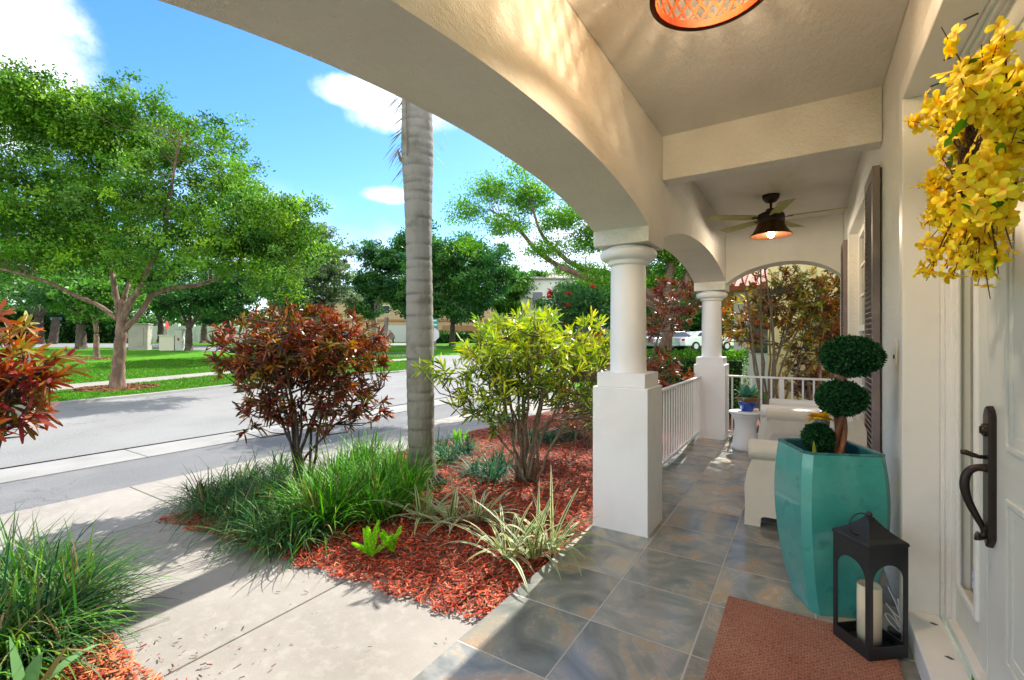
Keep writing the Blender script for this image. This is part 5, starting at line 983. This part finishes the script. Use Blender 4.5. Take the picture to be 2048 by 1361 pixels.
def cabinet(label, x0, x1, y_, h, dep, mt, top=None, doorp=False):
    a, b = gp(x0, y_), gp(x1, y_); c = (a + b) / 2; u = unit((b - a) * A((1, 1, 0))); n_ = A((-u[1], u[0], 0)); w_ = np.linalg.norm(b - a) / 2; t = thing('utility_cabinet', label, 'utility cabinet', c)
    part('body', MB().obox(c + n_ * dep / 2 + A((0, 0, h / 2 - .1)), u * w_, n_ * dep / 2, A((0, 0, h / 2 + .1))), mt, t, bevel=.02)
    part('lid', MB().obox(c + n_ * dep / 2 + A((0, 0, h + .035)), u * (w_ + .05), n_ * (dep / 2 + .05), A((0, 0, .034))), top or mt, t, bevel=.02)
    if doorp:
        part('door', MB().obox(c + u * .1 * w_ - n_ * .015 + A((0, 0, h * .52)), u * w_ * .5, n_ * .014, A((0, 0, h * .36))), mt, t, bevel=.01)
    return t, c, u, n_, w_
cabinet('tall grey green utility cabinet standing on the lawn', 256, 295, 702, 1.72, 1.0, M['cab'], doorp=True)
cabinet('low cream utility box next to the tall cabinet', 318, 348, 703, 1.0, .9, M['cream'])
t, c, u, n_, w_ = cabinet('pale green utility box with red mark at the right of the cream box', 349.5, 364, 703, 1.42, .6, M['cab_lt']); part('warning_mark', MB().obox(c - n_ * .004 + A((0, 0, .78)), u * .06, n_ * .003, A((0, 0, .1))), M['redp'], t)
# signs
M['alu'] = mat('bare_aluminium', (.55, .56, .60), .4, metal=.6); M['teal_sign'] = mat('teal_sign_face', (.02, .38, .36), .4); M['post'] = mat('galvanised_post', (.25, .25, .25), .5, metal=.6); M['blue_sign'] = mat('blue_sign_face', (.05, .22, .42), .4); M['signtext'] = mat('sign_lettering', (.8, .85, .85), .5)
def plate(c, u, n_, r, k, a0, sy=1.): return MB().add([c + u * r * math.cos(a0 + 2 * math.pi * i / k) + A((0, 0, 1)) * r * sy * math.sin(a0 + 2 * math.pi * i / k) + n_ * s_ for s_ in (-.008, .008) for i in range(k)], [tuple(range(k)), tuple(range(2 * k - 1, k - 1, -1))] + [(i, (i + 1) % k, k + (i + 1) % k, k + i) for i in range(k)])
def sign(name, label, x, d, ypl, kind, mt, faces, turn=0.):
    p = ptd(x, 681, d); z = float(T(p[0], p[1])); p[2] = z; u = RT * math.cos(turn) + FW * math.sin(turn); n_ = np.cross(u, (0, 0, 1)); zc = CAMH + (681 - ypl) * d / FPX; t = thing(name, label, 'sign', p)
    part('post', MB().tube([p, A((p[0], p[1], zc + (.75 if faces else .35)))], .035, 8), M['post'], t)
    c = A((p[0], p[1], zc)) - n_ * .05 * (1 if n_ @ FW > 0 else -1) * -1
    part('sign_plate', plate(c, u, n_, .40, 8, math.pi / 8) if kind == 8 else plate(c, u, n_, .46, 3, -math.pi / 2, .9), mt, t)
    for i, (dz, w_, h_, m2, tu) in enumerate(faces):
        uu = RT * math.cos(tu) + FW * math.sin(tu); nn_ = np.cross(uu, (0, 0, 1)); q = A((p[0], p[1], zc + dz)); sn = part('name_plate', MB().obox(q, uu * w_, nn_ * .01, A((0, 0, h_))), m2, t)
        part('lettering', MB().obox(q - nn_ * .012, uu * w_ * .7, nn_ * .001, A((0, 0, h_ * .22))).obox(q + nn_ * .012, uu * w_ * .7, nn_ * .001, A((0, 0, h_ * .22))), M['signtext'], sn)
sign('stop_sign', 'stop sign seen from behind under teal street name plates, right of the palm trunk', 866.5, 26.5, 670, 8, M['alu'], [(.56, .28, .10, M['teal_sign'], .3), (.79, .31, .10, M['teal_sign'], -.5)], .5)
sign('yield_sign', 'pale triangular sign back under a blue street name plate at the left of the park', 112, 37, 654, 3, M['alu'], [(.62, .42, .12, M['blue_sign'], .1)])
sign('stop_sign', 'red stop sign turned edgewise beside the utility boxes', 332.5, 39, 652, 8, M['redp'], [], 1.9)
# parked cars
M['car_w'] = mat('white_car_paint', (.75, .76, .78), .25, coat=.6); M['car_s'] = mat('silver_car_paint', (.35, .38, .42), .25, metal=.5, coat=.6); M['car_d'] = mat('dark_car_paint', (.03, .035, .05), .25, coat=.6); M['tyre'] = mat('tyre_rubber', (.02, .02, .02), .8); M['light'] = mat('red_lamp_lens', (.4, .02, .02), .2)
def car(label, x, y_, mt, ang):
    b = gp(x, y_, .02); t = thing('parked_car', label, 'car', b, 'cars parked beyond the columns'); pr_ = [(-2.2, .35), (-2.25, .65), (-2.15, .92), (-1.35, 1.0), (-.85, 1.38), (.55, 1.42), (1.15, 1.02), (2.0, .88), (2.25, .65), (2.22, .35)]
    ca, sa = math.cos(ang), math.sin(ang); X_ = lambda lx, ly, lz: b + A((lx * ca - ly * sa, lx * sa + ly * ca, lz)); k = len(pr_)
    part('body', MB().add([X_(a, s_ * (.85 if z < 1.05 else .68), z) for s_ in (-1, 1) for a, z in pr_], [tuple(range(k))[::-1], tuple(range(k, 2 * k))] + [(i, (i + 1) % k, k + (i + 1) % k, k + i) for i in range(k)]), mt, t, bevel=.06)
    gl = [(-1.22, 1.04), (-.80, 1.33), (.50, 1.37), (1.0, 1.05)]
    for s_ in (-1, 1): part('side_window', MB().add([X_(a, s_ * (.862 if z < 1.1 else .70), z) for a, z in gl], [(0, 1, 2, 3)]), M['win'], t)
    part('windscreen', MB().add([X_(1.13, -.70, 1.06), X_(1.13, .70, 1.06), X_(.63, .60, 1.39), X_(.63, -.60, 1.39)], [(0, 1, 2, 3)]), M['win'], t)
    for lx in (-1.35, 1.4):
        for s_ in (-1, 1): wq = part('wheel', MB().tube([X_(lx, s_ * .74, .33), X_(lx, s_ * .90, .33)], .33, 18), M['tyre'], t); part('rim', MB().tube([X_(lx, s_ * .9005, .33), X_(lx, s_ * .91, .33)], .19, 12), M['alu'], wq)
    for s_ in (-1, 1): part('tail_light', MB().obox(X_(-2.24, s_ * .65, .78), A((ca, sa, 0)) * .03, A((-sa, ca, 0)) * .14, A((0, 0, .07))), M['light'], t)
car('blue grey parked car seen between the two columns', 1345, 703, M['car_s'], .9)
car('white parked car at the right of the umbrella shaped tree', 1405, 702, M['car_w'], .9)
car('white parked car left of the blue grey one', 1300, 701, M['car_w'], 1.0)
car('dark car parked in the driveway of the peach house', 766, 688, M['car_d'], 2.2)
